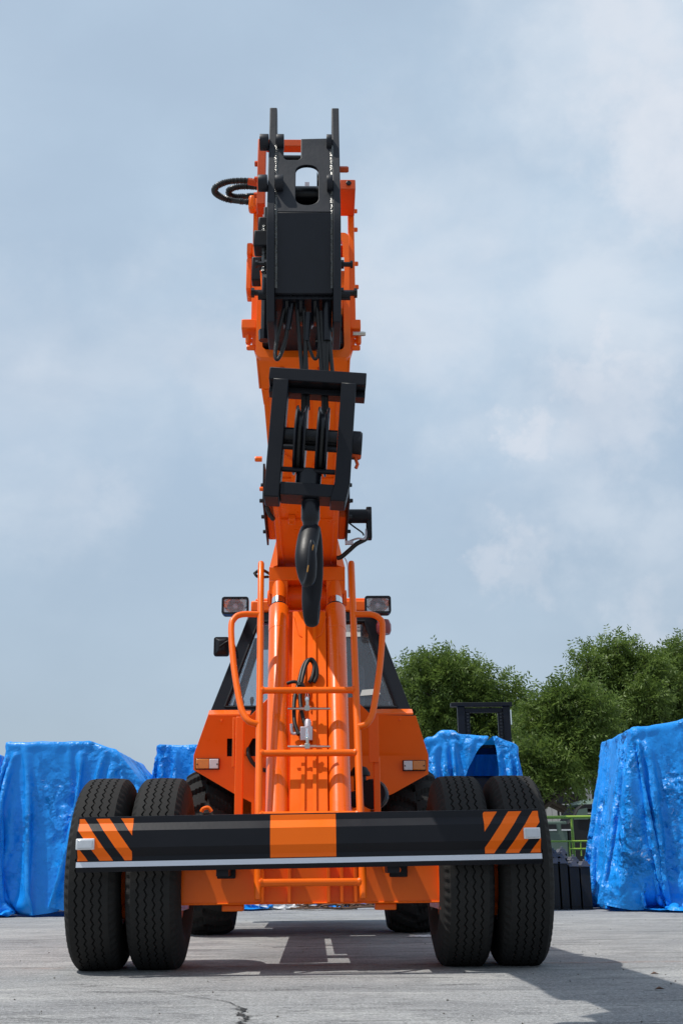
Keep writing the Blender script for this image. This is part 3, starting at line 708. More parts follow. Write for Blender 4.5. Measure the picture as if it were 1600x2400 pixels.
ob('pin', MB().cyl((HC-.07,-2.58,2.945),(HC+.10,-2.58,2.945),.036,24), BLACKG, head)
ob('pin', MB().cyl((HC-.10,-2.52,3.155),(HC+.10,-2.52,3.155),.013,16), BLACKG, head)
ob('back_plate', MB().plate([(HC-.10,2.50),(HC+.10,2.50),(HC+.10,2.95),(HC-.10,2.95)], [], xz(-2.50), .012), HEADM, head)
ob('rope_guard', MB().box(HC+.0,HC+.018,-2.40,-2.38,2.84,3.13), ALU, head)
ob('rope_guard', MB().box(HC-.045,HC-.034,-2.68,-2.60,2.78,2.975), BLACKG, head)
ob('rope_sheave', MB()._lathe([(-.012,.09),(-.004,.078),(.004,.078),(.012,.09)], Vector((HC+.06,-2.47,3.02)), Vector((1,0,0)), 28), BLACKG, head)
for x in (-.062,-.012,.04,.082):    # lower sheaves the hoist rope runs over
    ob('rope_sheave', MB()._lathe([(-.014,.03),(-.014,.095),(-.005,.082),(.005,.082),(.014,.095),(.014,.03)], Vector((HC+x,-2.60,2.47)), Vector((1,0,0)), 32), BLACKG, head)
ob('pin', MB().cyl((HC-.17,-2.60,2.505),(HC+.17,-2.60,2.505),.018,16), BLACKG, head)
for sx in (-1,1):
    ob('retaining_bolt', MB()._lathe([(0,.020),(.012,.020),(.012,.011),(.05,.011),(.05,.018),(.062,.018)], Vector((HC+sx*.134,-2.60,2.515)), Vector((sx,0,0)), 6), BLACKG, head, smooth=20)
    ob('retaining_bolt', MB()._lathe([(0,.016),(.012,.016),(.012,.009),(.035,.009),(.035,.014),(.045,.014)], Vector((HC+sx*.134,-2.66,2.60)), Vector((sx,0,0)), 6), BLACKG, head, smooth=20)
ob('pivot_disc', MB()._lathe([(0,.046),(.014,.046),(.018,.04)], Vector((HC-.134,-2.60,2.54)), Vector((-1,0,0)), 24), HEADM, head)
ob('hook_latch', MB().box(HC-.19,HC-.135,-2.62,-2.54,2.70,2.77).box(HC-.175,HC-.135,-2.60,-2.54,2.77,2.84), BLACK, head, bevel=.006)
ob('hanger_rod', MB().tube([(HC-.150,-2.50,2.66),(HC-.150,-2.52,2.40)], .013, 10)._lathe([(0,.02),(.04,.022)], Vector((HC-.150,-2.52,2.36)), Vector((0,0,1)), 8), BLACKG, head)
ob('grease_bead', MB().tube([(HC-.150,-2.60,2.60+k*.02) for k in range(11)], [.008+.004*rnd.random() for _ in range(11)], 6), GREASE, head)
bolt(head, (HC+.134,-2.60,3.05), (1,0,0), .012, .03, REDOR)

# ribbed hose loops on the left of the boom top
def ribbed(pts, r, pitch):
    pts = spline(pts, 26); out = []; rad = []
    L = 0
    for i, p in enumerate(pts):
        if i: L += (p-pts[i-1]).length
        out.append(p); rad.append(r*(1+.16*(1 if (L/pitch) % 1 < .4 else -.5)))
    return MB().tube(out, rad, 14)
RIBM = mat('ribbed_hose', (.035,.036,.036), .35, metal=.5, var=.3, vscale=80)
hy = -2.05
ob('ribbed_hose', ribbed([K(618,430,hy),K(580,424,hy),K(535,426,hy),K(507,438,hy),K(506,453,hy+.05),K(535,468,hy+.1),K(585,474,hy+.1)], .013, .0085), RIBM, boom)
ob('ribbed_hose', ribbed([K(618,440,hy+.1),K(575,437,hy+.1),K(546,441,hy+.1),K(536,450,hy+.12),K(550,461,hy+.15),K(600,458,hy+.15)], .013, .0085), RIBM, boom)
ob('hose_clamp', MB().cyl(K(582,425,hy), K(616,431,hy), .0155, 14), REDOR, boom)
for px, py, dx in ((590,470,14),(604,465,16)):
    c = K(px, py, -1.95); ob('hose_bracket', MB().box(c.x-.014, c.x+.02, c.y-.02, c.y+.03, c.z-.055, c.z+.02), ORANGE, boom, bevel=.012)
for sx, c in ((-1,(HC-.20,-2.2,2.83)),):
    ob('hose_block', MB().box(c[0]-.02,c[0]+.03,c[1]-.03,c[1]+.03,c[2]-.05,c[2]+.06), BLACK, boom, bevel=.006)

# winch motor on the right of the boom, with its cables
mc = K(805,1210,.30); m2_ = K(868,1210,.30)
mot = ob('winch_motor', MB()._lathe([(0,.020),(0,.046),(.03,.046),(.03,.044),((m2_-mc).length-.02,.044),((m2_-mc).length-.02,.047),((m2_-mc).length,.044)], mc, Vector((1,0,0)), 28), BLACK, crane)
ob('motor_bracket', MB().box(m2_.x-.028, m2_.x+.006, m2_.y-.03, m2_.y+.03, m2_.z-.15, m2_.z+.055), BLACK, mot, bevel=.006)
ob('motor_mount', MB().box(mc.x-.05, mc.x+.002, mc.y-.07, mc.y+.07, mc.z-.09, mc.z+.06), BLACK, mot, bevel=.006)
ob('motor_cable', MB().tube(spline([K(864,1245,.3),K(858,1262,.28),K(835,1275,.28),K(818,1290,.3),K(800,1305,.32),K(790,1308,.33)],8), .014, 12), HOSE, mot)
ob('motor_cable', MB().tube(spline([K(813,1222,.3),K(830,1235,.28),K(848,1248,.28),K(852,1255,.28)],8), .005, 8), HOSE, mot)
ob('motor_cable', MB().tube(spline([K(858,1240,.28),K(855,1262,.26),K(838,1262,.26),K(820,1268,.28)],8), .006, 8), ALU, mot)
ob('plug', MB().box(*[v for ab in zip(K(816,1272,.27)-Vector((.02,.01,.012)), K(816,1272,.27)+Vector((.03,.01,.012))) for v in ab]), ALU, mot, bevel=.003)
for sx in (-1,1):    # black bolted rails and orange brackets either side of the boom
    for (a, c) in ((.0,.28),):
        s_ = MB(); xi = sx*.192; bbox(s_, min(xi,xi+sx*.045), max(xi,xi+sx*.045), -.42, -.05, .05, .20); q = ob('side_bracket', s_, ORANGE, boom, bevel=.006)
        s_ = MB(); xo = sx*.238; bbox(s_, min(xo,xo+sx*.012), max(xo,xo+sx*.012), -.44, .25, .02, .26); q2 = ob('side_rail', s_, BLACK, boom, bevel=.003)
        for k in range(6): bolt(q2, bp(xo+sx*.012, -.40+.12*k, .05 if k % 2 else .2), (sx,0,0), .012, .016, BLACKG)
ob('ribbed_hose', ribbed([K(622,1175,-.2),K(626,1190,-.2),K(632,1205,-.15),K(640,1216,-.1)], .012, .008), RIBM, boom)
bolt(boom, K(614,1076,-1.0), (-1,0,0), .014, .03); bolt(boom, K(616,1146,-.6), (-1,0,0), .012, .015)
ob('loose_cable', MB().tube(spline([K(598,1343,1.0),K(612,1335,1.0),K(632,1345,1.1)],8), .010, 10).tube(spline([K(596,1342,1.0),K(605,1352,1.0),K(628,1352,1.1)],8), .010, 10), HOSE, boom)
ob('loose_cable', MB().tube(spline([K(808,1308,1.0),K(815,1330,.9),K(817,1400,1.0)],8), .004, 6), ALU, boom)

# --- bracket box the cylinders push against
bk = MB().box(-.262,.226,.66,1.00,2.255,2.345)
for x0, x1 in ((-.262,-.142),(.106,.226)):
    bk.box(x0, x1, .66, .672, 2.165, 2.254); bk.box(x0, x0+.014, .673, .92, 2.10, 2.254); bk.box(x1-.014, x1, .673, .92, 2.10, 2.254)
    bk.cyl((x0-.012,.78,2.165),(x0,.78,2.165),.052,18); bk.cyl((x1,.78,2.165),(x1+.012,.78,2.165),.052,18)
brk = ob('cylinder_bracket', bk, ORANGE, crane, bevel=.003)
ob('pivot_tube', MB().cyl((-.142,.86,2.19),(.106,.86,2.19),.085,28), ORANGE, brk)
for sx in (-1,1):
    x = BC+sx*.19; ga = [(x, .62, 2.55),(x, .62, 2.346),(x+sx*.055, .70, 2.346)]
    ob('gusset', MB().add(ga+[(p[0],p[1]+.3,p[2]) for p in ga], [(0,1,2),(5,4,3),(0,3,4,1),(1,4,5,2),(2,5,3,0)]), ORANGE, brk)

# --- hoist ropes
def rope(a, c, sag=0, r=.0075):
    a = Vector(a); c = Vector(c); pts = [a+(c-a)*t/10+Vector((0,0,-sag*math.sin(math.pi*t/10))) for t in range(11)]
    return ob('hoist_rope', MB().tube(pts, r, 10), ROPE, crane)
hb = lambda px, py: K(px, py, -2.66)
for p, q in (((694,700),(716,975)),((712,720),(722,960)),((742,700),(760,972)),((752,730),(766,965)),((718,740),(709,975)),((762,790),(757,970)),((772,800),(780,885)),((768,800),(766,885))):
    rope(hb(*p), hb(*q))
ob('hoist_rope', MB().tube(spline([hb(672,690),hb(662,740),hb(650,790),hb(645,830),hb(650,842),hb(660,825),hb(670,790),hb(676,750)],8), .0075, 10), ROPE, crane)
ob('hoist_rope', MB().tube(spline([hb(716,740),hb(722,800),hb(734,838),hb(744,836),hb(748,800)],8), .0055, 10), ROPE, crane)
ob('rope_socket', MB().tube([hb(684,700), hb(674,775)], [.013,.009], 10), BLACKG, crane)
ob('rope_socket', MB().tube([hb(766,700), hb(766,800)], [.018,.016], 12), BLACKG, crane)
ob('rope_socket', MB().tube([hb(722,735), hb(718,800)], [.014,.010], 12), BLACKG, crane)

# --- posts beside the ladder
ob('upright_post', MB().box(-.512,-.458,1.48,1.53,.55,1.495), ORANGE, crane, bevel=.004)
ob('upright_post', MB().box(-.540,-.522,1.56,1.60,1.16,1.50), ORANGE, crane, bevel=.003)
pr_ = ob('upright_post', MB().box(.432,.476,1.50,1.55,.55,1.22), ORANGE, crane, bevel=.004)
ob('guard_plate', MB().box(.400,.470,1.485,1.497,1.18,1.50), ORANGE, pr_, bevel=.002)
ob('rail_hook', MB().tube(spline([K(472,1903,-.2),K(476,1896,-.2),K(488,1893,-.2),K(496,1902,-.2)],8), .010, 10), ORANGE, crane)

# --- air cleaner on the right
ac = K(872,1860,2.0)
air = ob('air_cleaner', MB()._lathe([(0,.03),(.0,.095),(.02,.105),(.20,.105),(.22,.095)], ac+Vector((0,0,0)), Vector((.15,1,0)), 28), BLACK, crane)
ob('intake_cap', MB()._lathe([(0,.045),(.10,.045),(.10,.075),(.12,.075),(.16,.05),(.175,.0)], ac+Vector((-.085,.05,.03)), Vector((0,0,1)), 24), BLACK, air)
ob('intake_duct', MB().tube(spline([ac+Vector((-.25,.1,-.05)), ac+Vector((-.14,.05,-.04)), ac+Vector((-.06,.05,-.01))],6), .058, 18), BLACK, air)
ob('clamp', MB()._lathe([(0,.061),(.012,.061)], ac+Vector((-.155,.06,-.043)), Vector((1,0,.1)), 20), STEEL, air)
ob('clamp', MB()._lathe([(.10,.108),(.125,.108)], ac, Vector((.15,1,0)), 28), STEEL, air)

# --- cab
cab = empty('cab', (0,2.6,.9)); cab.parent = crane
cab.location = (0,0,0)
outl = [(-.806,1.645),(-.914,1.345),(-.914,1.235),(-.605,1.058),(-.46,.985),(-.46,.86),(.46,.86),(.46,.975),(.637,1.042),(.918,1.19),(.922,1.333),(.826,1.632),(.47,1.645),(.335,1.775),(-.335,1.775),(-.47,1.645)]
hl = [(-.655,1.335),(-.595,1.335),(-.595,1.47),(-.655,1.47)]
hl2 = [(-.505,1.335),(-.40,1.335),(-.40,1.47),(-.455,1.47),(-.505,1.38)]
bh = ob('front_panel', MB().plate(outl, [hl, hl2], lambda u,v,w_: (u, 2.60-(max(0,v-1.34)*.22)+max(0,1.34-v)*.05+w_, v), .012), ORANGE, cab, bevel=.002)
ob('dark_interior_sheet', MB().box(-.72,-.30,2.70,2.71,1.25,1.56), BLACK, bh)  # black sheet stands in for the shaded interior behind the openings
ob('panel_cable', MB().tube(spline([(-.49,2.60,1.40),(-.485,2.575,1.34),(-.45,2.57,1.28),(-.40,2.575,1.24),(-.34,2.58,1.22)],8), .016, 10), HOSE, bh)
for sx in (-1,1):
    pts2 = [(sx*.805,2.53,1.640),(sx*.812,2.70,1.695),(sx*.475,2.70,1.695),(sx*.475,2.53,1.640)]
    ob('ledge', MB().add(pts2+[(p[0],p[1],p[2]+.014) for p in pts2], [(0,1,2,3),(4,5,6,7),(0,1,5,4),(1,2,6,5),(2,3,7,6),(3,0,4,7)]), ORANGE, bh, bevel=.002)
    sp = [(sx*.806,1.64),(sx*.914,1.345),(sx*.914,1.235),(sx*.60,1.058)]
    # fender flank going back over the rear tyre
    fl = [Vector((x,2.612,z)) for x,z in sp[:3]]
    ob('fender', MB().add([*fl,*[p+Vector((0,1.5,0)) for p in fl]], [(0,1,4,3),(1,2,5,4)]), ORANGE, bh)
    bolt(bh, (sx*.70, 2.54, 1.605), r=.010, h=.008)
for x0, x1, z0, z1, am in ((-.890,-.716,1.240,1.312,-1),(.722,.890,1.218,1.288,1)):
    il = ob('indicator_lamp', MB().box(x0-.006,x1+.006,2.580,2.599,z0-.006,z1+.006), BLACK, cab, bevel=.003)
    mid = x0+(x1-x0)*(.58 if am < 0 else .42)
    ob('amber_lens', MB().box(x0 if am<0 else mid, mid if am<0 else x1, 2.560,2.5795,z0,z1), AMBER, il, bevel=.005)
    ob('clear_lens', MB().box(mid+.001 if am<0 else x0, x1 if am<0 else mid-.001, 2.560,2.5795,z0,z1), LENSW, il, bevel=.005)
    for xx in (x0+.010, x1-.010): ob('screw', MB()._lathe([(0,.006),(.003,.006)], Vector((xx,2.5595,(z0+z1)/2-.004)), Vector((0,-1,0)), 8), BLACK, il)
# windscreen frame and glass, leaning back
def wy(z): return 2.78+(z-1.66)*.16
def wf(u, v, w_): return (u, wy(v)+w_, v)
oute = [(-.828,1.662),(.832,1.650),(.535,2.555),(-.515,2.555)]
inne = [(-.695,1.745),(.700,1.735),(.455,2.475),(-.437,2.475)]
wfr = ob('windscreen_frame', MB().plate(oute, [inne], wf, .05), BLACKG, cab, bevel=.004)
pts3 = [Vector(wf(u, v, .005)) for u, v in inne]
for a, c in zip(pts3, pts3[1:]+pts3[:1]):
    ob('gasket', MB().tube([a, c], .014, 8), BLACK, wfr)
ob('windscreen', MB().plate([(-.69,1.75),(.695,1.74),(.450,2.47),(-.432,2.47)], [], lambda u,v,w_: (u, wy(v)+.025+w_, v), .005), GLASS, wfr, smooth=0)
for x in (-.60,.60): bolt(wfr, (x, wy(1.70)-.002, 1.705), r=.012, h=.01, m=STEEL)
# rear wall, sides and roof
RY = 4.05
rear = ob('rear_wall', MB().plate([(-.80,1.2),(.80,1.2),(.80,1.66),(.53,2.555),(-.53,2.555),(-.80,1.66)], [[(-.73,1.67),(.26,1.67),(.26,2.52),(-.47,2.52)]], xz(RY), .04), BLACK, cab)
ob('rear_window', MB().plate([(-.73,1.67),(.26,1.67),(.26,2.52),(-.47,2.52)], [], xz(RY+.02), .004), GLASS, rear, smooth=0)
for sx in (-1,1):
    q = [(sx*.80,2.84,1.66),(sx*.80,RY,1.66),(sx*.80,RY,1.25),(sx*.80,2.84,1.25)]
    ob('side_panel', MB().add(q+[(p[0]-sx*.02,p[1],p[2]) for p in q], [(0,1,2,3),(7,6,5,4),(0,1,5,4),(1,2,6,5),(2,3,7,6),(3,0,4,7)]), ORANGE, cab)
    top, bot = sx*.525, sx*.80
    for y0, y1 in ((3.3,3.38),(RY-.08,RY-.002)):
        ob('side_pillar', MB().add([(bot,y0,1.66),(bot,y1,1.66),(bot-sx*.05,y1,1.66),(bot-sx*.05,y0,1.66),(top,y0,2.55),(top,y1,2.55),(top-sx*.05,y1,2.55),(top-sx*.05,y0,2.55)], [(0,1,2,3),(4,5,6,7),(0,1,5,4),(1,2,6,5),(2,3,7,6),(3,0,4,7)]), BLACKG, cab)
    ob('side_window', MB().add([(bot,2.90,1.665),(bot,RY-.09,1.665),(top,RY-.09,2.55),(top,2.95,2.55)], [(0,1,2,3)]), GLASS, cab, smooth=0)
rf_ = [(-.50,2.94),(.53,2.94),(.53,RY+.05),(-.50,RY+.05)]
roof = ob('roof', MB().box(-.505,.545,2.90,RY+.06,2.558,2.655).box(-.47,.50,2.96,RY,2.656,2.69), ORANGE, cab, bevel=.015)
ob('cab_floor', MB().box(-.79,.79,2.70,RY,1.20,1.24), BLACK, cab)
ob('operator_seat', MB().box(-.12,.42,3.25,3.75,1.42,1.56).box(.10,.48,3.68,3.85,1.56,2.25), SEAT, cab, bevel=.05)
ob('dashboard', MB().box(-.65,.65,2.86,3.05,1.50,1.70), BLACK, cab, bevel=.03)
ob('control_lever', MB().tube([(-.50,3.0,1.68),(-.49,3.02,1.80)],.007,8)._lathe([(0,.012),(.04,.018),(.06,.010)], Vector((-.49,3.02,1.80)), Vector((0,0,1)), 12), BLACK, cab)
ob('control_lever', MB().tube([(-.58,3.0,1.68),(-.57,3.02,1.78)],.007,8)._lathe([(0,.012),(.04,.018),(.06,.010)], Vector((-.57,3.02,1.78)), Vector((0,0,1)), 12), BLACK, cab)
# labels on the glass
def text(body, size, loc, parent, m, name='lettering'):
    cu = bpy.data.curves.new(name, 'FONT'); cu.body = body; cu.size = size; cu.align_x = 'LEFT'; cu.resolution_u = 2
    o = bpy.data.objects.new(name, cu); COL.objects.link(o)
    dg = bpy.context.evaluated_depsgraph_get(); me = bpy.data.meshes.new_from_object(o.evaluated_get(dg)); COL.objects.unlink(o); bpy.data.objects.remove(o)
    me.materials.clear(); me.materials.append(m); q = bpy.data.objects.new(name, me); COL.objects.link(q); q.parent = parent
    q.rotation_euler = (R(90-9), 0, 0); q.location = loc; return q
zt_ = 2.405
lab = ob('help_line_label', MB().plate([(.235,zt_-.062),(.415,zt_-.062),(.415,zt_+.045),(.235,zt_+.045)], [], lambda u,v,w_: (u, wy(v)+.018+w_, v), .003), PAPER, cab, smooth=0)
ob('handset_mark', MB().tube(spline([(.272, wy(zt_+.02)+.0155, zt_+.022),(.258, wy(zt_+.01)+.0155, zt_+.010),(.256, wy(zt_-.01)+.0155, zt_-.010),(.270, wy(zt_-.024)+.0155, zt_-.024)],5), [.006,.006]+[.0035]*12+[.006,.006], 6, sy=.25), INK, lab)
text('Help Line', .022, (.325, wy(zt_+.022)+.0145, zt_+.015), lab, INK)
text('1800 004', .027, (.318, wy(zt_-.012)+.0145, zt_-.020), lab, INK)
ob('paper_slip', MB().plate([(.40,1.835),(.57,1.848),(.545,1.895),(.42,1.885)], [], lambda u,v,w_: (u, wy(v)+.018+w_, v), .003), PAPER, cab, smooth=0)
ob('sun_visor', MB().plate([(-.42,2.25),(.44,2.25),(.44,2.46),(-.42,2.46)], [], lambda u,v,w_: (u, wy(v)+.10+w_, v), .01), SEAT, cab)
# work lamps on the roof
for x0, x1, z0, z1 in ((-.724,-.505,2.466,2.612),(.440,.655,2.470,2.616)):
    lp = ob('work_lamp', MB().plate(rr_poly(x0,x1,z0,z1,.022), [rr_poly(x0+.017,x1-.017,z0+.017,z1-.017,.010)], xz(2.58), .06), BLACKG, cab, bevel=.003)
    ob('lamp_housing', MB().box(x0+.004,x1-.004,2.625,2.72,z0+.004,z1-.004), BLACK, lp, bevel=.02)
    cx, cz = (x0+x1)/2, (z0+z1)/2
    rm = MB(); hw, hh = (x1-x0)/2-.018, (z1-z0)/2-.018; gx, gz = 16, 10; vs = []
    for j in range(gz+1):
        for i in range(gx+1):
            u = -1+2*i/gx; v = -1+2*j/gz; d2 = min(1, (u*u*.9+v*v*.9)); vs.append((cx+u*hw, 2.648-.045*d2 , cz+v*hh))
    rm.add(vs, [(j*(gx+1)+i, j*(gx+1)+i+1, (j+1)*(gx+1)+i+1, (j+1)*(gx+1)+i) for j in range(gz) for i in range(gx)])
    ob('lamp_reflector', rm, CHROME, lp)
    ob('bulb_cap', MB()._lathe([(0,.024),(.03,.022),(.035,.016)], Vector((cx,2.64,cz)), Vector((0,-1,0)), 20), ALU, lp)
    lz = MB(); hw -= .001; vs = []; gx = 40
    for j in range(2):
        for i in range(gx+1): vs.append((cx-hw+2*hw*i/gx, 2.588+.0022*(i % 2), cz+(-hh if j == 0 else hh)))
    lz.add(vs, [(i, i+1, gx+2+i, gx+1+i) for i in range(gx)])
    ob('lamp_glass', lz, LGLASS, lp, smooth=0)
    ob('lamp_bracket', MB().box(cx-.03,cx+.03,2.70,2.93,2.56,2.585), ORANGE, lp)
ob('beacon_lens', MB()._lathe([(0,.05),(.03,.062),(.08,.062),(.12,.045),(.125,0)], Vector((.605,2.80,2.34)), Vector((0,0,1)), 20), REDL, cab)
# mirror on an arm, left
mc_ = K(519,1515,2.62)
mi = ob('side_mirror', MB().plate(rr_poly(mc_.x-.062,mc_.x+.062,mc_.z-.078,mc_.z+.078,.02), [], xz(mc_.y), .03), BLACK, cab, bevel=.012)
mi.rotation_euler = (0,0,0)
ob('mirror_back', MB().add([(mc_.x-.05,mc_.y-.001,mc_.z-.066),(mc_.x+.05,mc_.y-.001,mc_.z-.066),(mc_.x+.05,mc_.y-.001,mc_.z+.066),(mc_.x-.05,mc_.y-.001,mc_.z+.066),(mc_.x-.02,mc_.y-.035,mc_.z-.04),(mc_.x+.03,mc_.y-.035,mc_.z-.04),(mc_.x+.03,mc_.y-.035,mc_.z+.045),(mc_.x-.02,mc_.y-.035,mc_.z+.045)],[(4,5,6,7),(0,1,5,4),(1,2,6,5),(2,3,7,6),(3,0,4,7)]), BLACK, mi, bevel=.006)
ob('mirror_arm', MB().tube(spline([mc_+Vector((-.01,-.04,-.01)), mc_+Vector((.05,-.05,.03)), mc_+Vector((.09,-.02,.035)), mc_+Vector((.115,.1,-.02)), mc_+Vector((.12,.20,-.06))],8), .007, 8), BLACK, mi)
# engine body behind the cab
ob('rear_body', MB().box(-.78,.78,RY+.05,5.2,.75,1.45), ORANGE, crane, bevel=.03)
ob('counterweight', MB().box(-.85,.85,5.2,5.5,.55,1.2), BLACK, crane, bevel=.03)

# ------------------------------------------------------------------ hook block (hangs on the ropes)
HB = Vector((.015,-2.70,1.256))
hook_block = empty('hook_block', CM @ HB, YAW)
tag(hook_block, 'black steel hook block with two sheaves and a big hook hanging from the boom ropes', 'hook block')
TILT = Matrix.Rotation(R(4.0), 4, 'Y')
HBM = Matrix.Translation((0,0,.62)) @ TILT
def hbx(mb, x0,x1,y0,y1,z0,z1): return mb.box(x0,x1,y0,y1,z0-.62,z1-.62, HBM)
def HT(x,y,z): return HBM @ Vector((x,y,z-.62))
for nm, x0, x1 in (('side_frame',-.142,-.090),('side_frame',.092,.144)):
    s_ = MB().plate([(x0-(.0 if x0<0 else .012),.402),(x1-(.0 if x0<0 else .012),.402),(x1,.47),(x1,.835),(x0,.835),(x0,.47)], [], lambda u,v,w_: HT(u, -.055+w_, v), .11)
    ob(nm, s_, BLACK, hook_block, bevel=.004)
ob('top_beam', hbx(MB(), -.160,.178,-.035,.075,.838,.885), BLACK, hook_block, bevel=.003)
ob('top_beam_flange', hbx(MB(), -.160,.178,.02,.075,.815,.837), BLACK, hook_block, bevel=.002)
ob('bottom_beam', hbx(MB(), -.089,.091,-.05,.055,.415,.46), BLACK, hook_block, bevel=.003)
ob('axle', MB().cyl(HT(-.089,0,.640), HT(.091,0,.640), .034, 24), BLACKG, hook_block)
ob('axle_cap', MB()._lathe([(0,.05),(.025,.05),(.032,.044)], HT(.1445,0,.625), (TILT.to_3x3() @ Vector((1,0,0))), 24), BLACK, hook_block)
ob('cotter', MB().tube([HT(.155,-.02,.575), HT(.165,-.03,.545), HT(.160,-.03,.53)], .006, 8).cyl(HT(.145,-.02,.58), HT(.175,-.02,.575), .008, 8), REDOR, hook_block)
for x in (-.035,.040):
    ob('sheave', MB()._lathe([(-.020,.04),(-.020,.118),(-.014,.122),(-.005,.098),(.005,.098),(.014,.122),(.020,.118),(.020,.04)], HT(x,0,.63), (TILT.to_3x3() @ Vector((1,0,0))), 40), BLACKG, hook_block)
for z, y in ((.585,-.12),(.51,-.08)):
    ob('guard_bar', MB().cyl(HT(-.0895,y*.4,z), HT(.0915,y*.4,z), .009, 10), BLACK, hook_block)
for x in (-.036,.040):
    ob('rope_loop', MB().tube([HT(x, -.106*math.cos(a), .63-.106*math.sin(a)) for a in np.linspace(-.1, math.pi+.1, 22)], .0078, 10), ROPE, hook_block)
ob('swivel', MB()._lathe([(0,.044),(.062,.044),(.066,.040)], HT(.002,0,.453), TILT.to_3x3() @ Vector((0,0,1)), 28), BLACKG, hook_block)
# forged double hook seen almost edge-on: a shank and two horns, the near one shorter
ob('shank', MB()._lathe([(0,.022),(.03,.026),(.075,.027),(.08,.030),(.12,.031)], Vector((0,0,.29)), Vector((0,0,1)), 20), BLACKG, hook_block)
for pth, rd in (([(.0,0,.315),(-.008,-.020,.285),(-.018,-.050,.235),(-.023,-.070,.185),(-.018,-.078,.135),(-.008,-.092,.108),(.003,-.118,.125),(.008,-.132,.170),(.008,-.136,.215),(.006,-.134,.235)], [.024,.026,.026,.025,.021,.019,.016,.011,.004]),
                ([(.0,.0,.315),(.006,.022,.27),(.010,.050,.20),(.006,.066,.12),(.000,.070,.055),(.004,.086,.014),(.012,.116,.030),(.019,.136,.085),(.020,.142,.135),(.018,.140,.158)], [.024,.026,.026,.025,.021,.018,.016,.011,.004])):
    path = [Vector((p.x*.72, p.y, p.z)) for p in spline(pth, 7)]; nn = len(path)
    ob('horn', MB().tube(path, list(np.interp(np.linspace(0,1,nn), np.linspace(0,1,len(rd)), rd)*np.interp(np.linspace(0,1,nn), [0,.3,.55,.75,1], [.95,.92,.78,.85,1])), 20, sy=1.5), BLACK, hook_block)
ob('hook_collar', MB()._lathe([(0,.026),(.012,.031),(.07,.031),(.08,.027)], Vector((0,0,.335)), Vector((0,0,1)), 20), BLACKG, hook_block)
ob('paint_mark', MB().tube([(.010-.0025*k, -.150+.0012*k, .215-.011*k) for k in range(9)], [.0012+.002*rnd.random() for _ in range(9)], 5), YELL, hook_block)

# ------------------------------------------------------------------ tarpaulins over machines
def tarp(label, top, bot, seed, nu=150, nv=70, fold=.10, hole=None, crm=.5, tm=None, ridges=(), group='blue tarpaulins draped over machines', edge=.0):
    """top, bot: closed outlines, counter-clockwise lists of (x, y, z); top outline is the roof edge, bot lies on the ground"""
    rs = Vector((seed*3.7, seed*1.9, seed*.7))
    def res(poly, n):
        P = [Vector(p) for p in poly]; m = len(P); out = []
        for i in range(n):
            t = i/n*m; k = int(t); out.append(P[k].lerp(P[(k+1) % m], t-k))
        return out
    T = res(top, nu); B_ = res(bot, nu); c = sum((Vector(p) for p in top), Vector())/len(top)
    def smooth(L, it):
        for _ in range(it): L = [(L[i-1]+L[i]*2+L[(i+1) % len(L)])/4 for i in range(len(L))]
        return L
    T = smooth(T, 2); B_ = smooth(B_, 5)
    vs = []; fs = []; ntop = 14
    cc = sum(B_, Vector())/nu
    for j in range(ntop+nv+1):
        for i in range(nu):
            if j < ntop: p = c.lerp(T[i], (j/ntop)**.8); v = 0; wgt = .15
            else:
                v = (j-ntop)/nv; sag = v+.10*math.sin(v*math.pi); p = T[i].lerp(B_[i], v); p.z = T[i].z*(1-v)+B_[i].z*v; wgt = .15+.85*min(1, v*1.6)
            o = p-cc; o.z = 0; o = o.normalized() if o.length > 1e-4 else Vector()
            ang = i/nu*2*math.pi
            q = Vector((p.x*1.5, p.y*1.5, p.z*.55))+rs
            f1 = noise.noise(q*1.0)
            # creases run down and slantwise
            q2 = Vector((p.x*1.7+p.z*1.1, p.y*1.7, p.z*.9-p.x*.6))+rs
            f2 = 1-abs(noise.noise(q2*1.7))*2
            f3 = 1-abs(noise.noise(Vector((p.x*5+p.z*2.2, p.y*5, p.z*3.4))+rs))*2
            f4 = noise.noise(p*13+rs)
            d = fold*wgt*(f1*1.1+f2*.8)+.030*crm*(f3)*(.35+.65*wgt)+.009*crm*f4
            if j == ntop+nv: d *= .6
            if o.y < .2:
                for (ax0, az0, ax1, az1, rw, rh) in ridges:     # pulled folds in the sheet
                    dx_, dz_ = ax1-ax0, az1-az0; L2 = dx_*dx_+dz_*dz_; tt = max(0, min(1, ((p.x-ax0)*dx_+(p.z-az0)*dz_)/L2))
                    dd = math.hypot(p.x-ax0-dx_*tt, p.z-az0-dz_*tt); k_ = max(0, 1-dd/(rw*(.35+.65*tt)))
                    d += rh*k_*k_*(.4+.6*math.sin(math.pi*min(1, .15+tt*.85)))
            p = p+o*d + Vector((0,0,1))*((.018*f1+.006*f3) if j <= ntop else 0)
            if v > .9: p = p+o*(.06*((v-.9)/.1)*(1+f3)); 
            p.z = max(p.z, .006)
            vs.append(p)
    def keep(p): return True if hole is None else hole(p)
    for j in range(ntop+nv):
        for i in range(nu):
            k = (i+1) % nu; q = (j*nu+i, j*nu+k, (j+1)*nu+k, (j+1)*nu+i)
            if all(keep(vs[a]) for a in q): fs.append(q)
    base = Vector((cc.x, cc.y, 0))
    mb = MB().add([p-base for p in vs], fs)
    o = ob('tarpaulin', mb, tm or TARP, smooth=0)
    o.data.polygons.foreach_set('use_smooth', [True]*len(o.data.polygons))
    md = o.modifiers.new('thickness', 'SOLIDIFY'); md.thickness = .003
    o.location = base
    return tag(o, label, 'tarpaulin', group)
F = 13.55
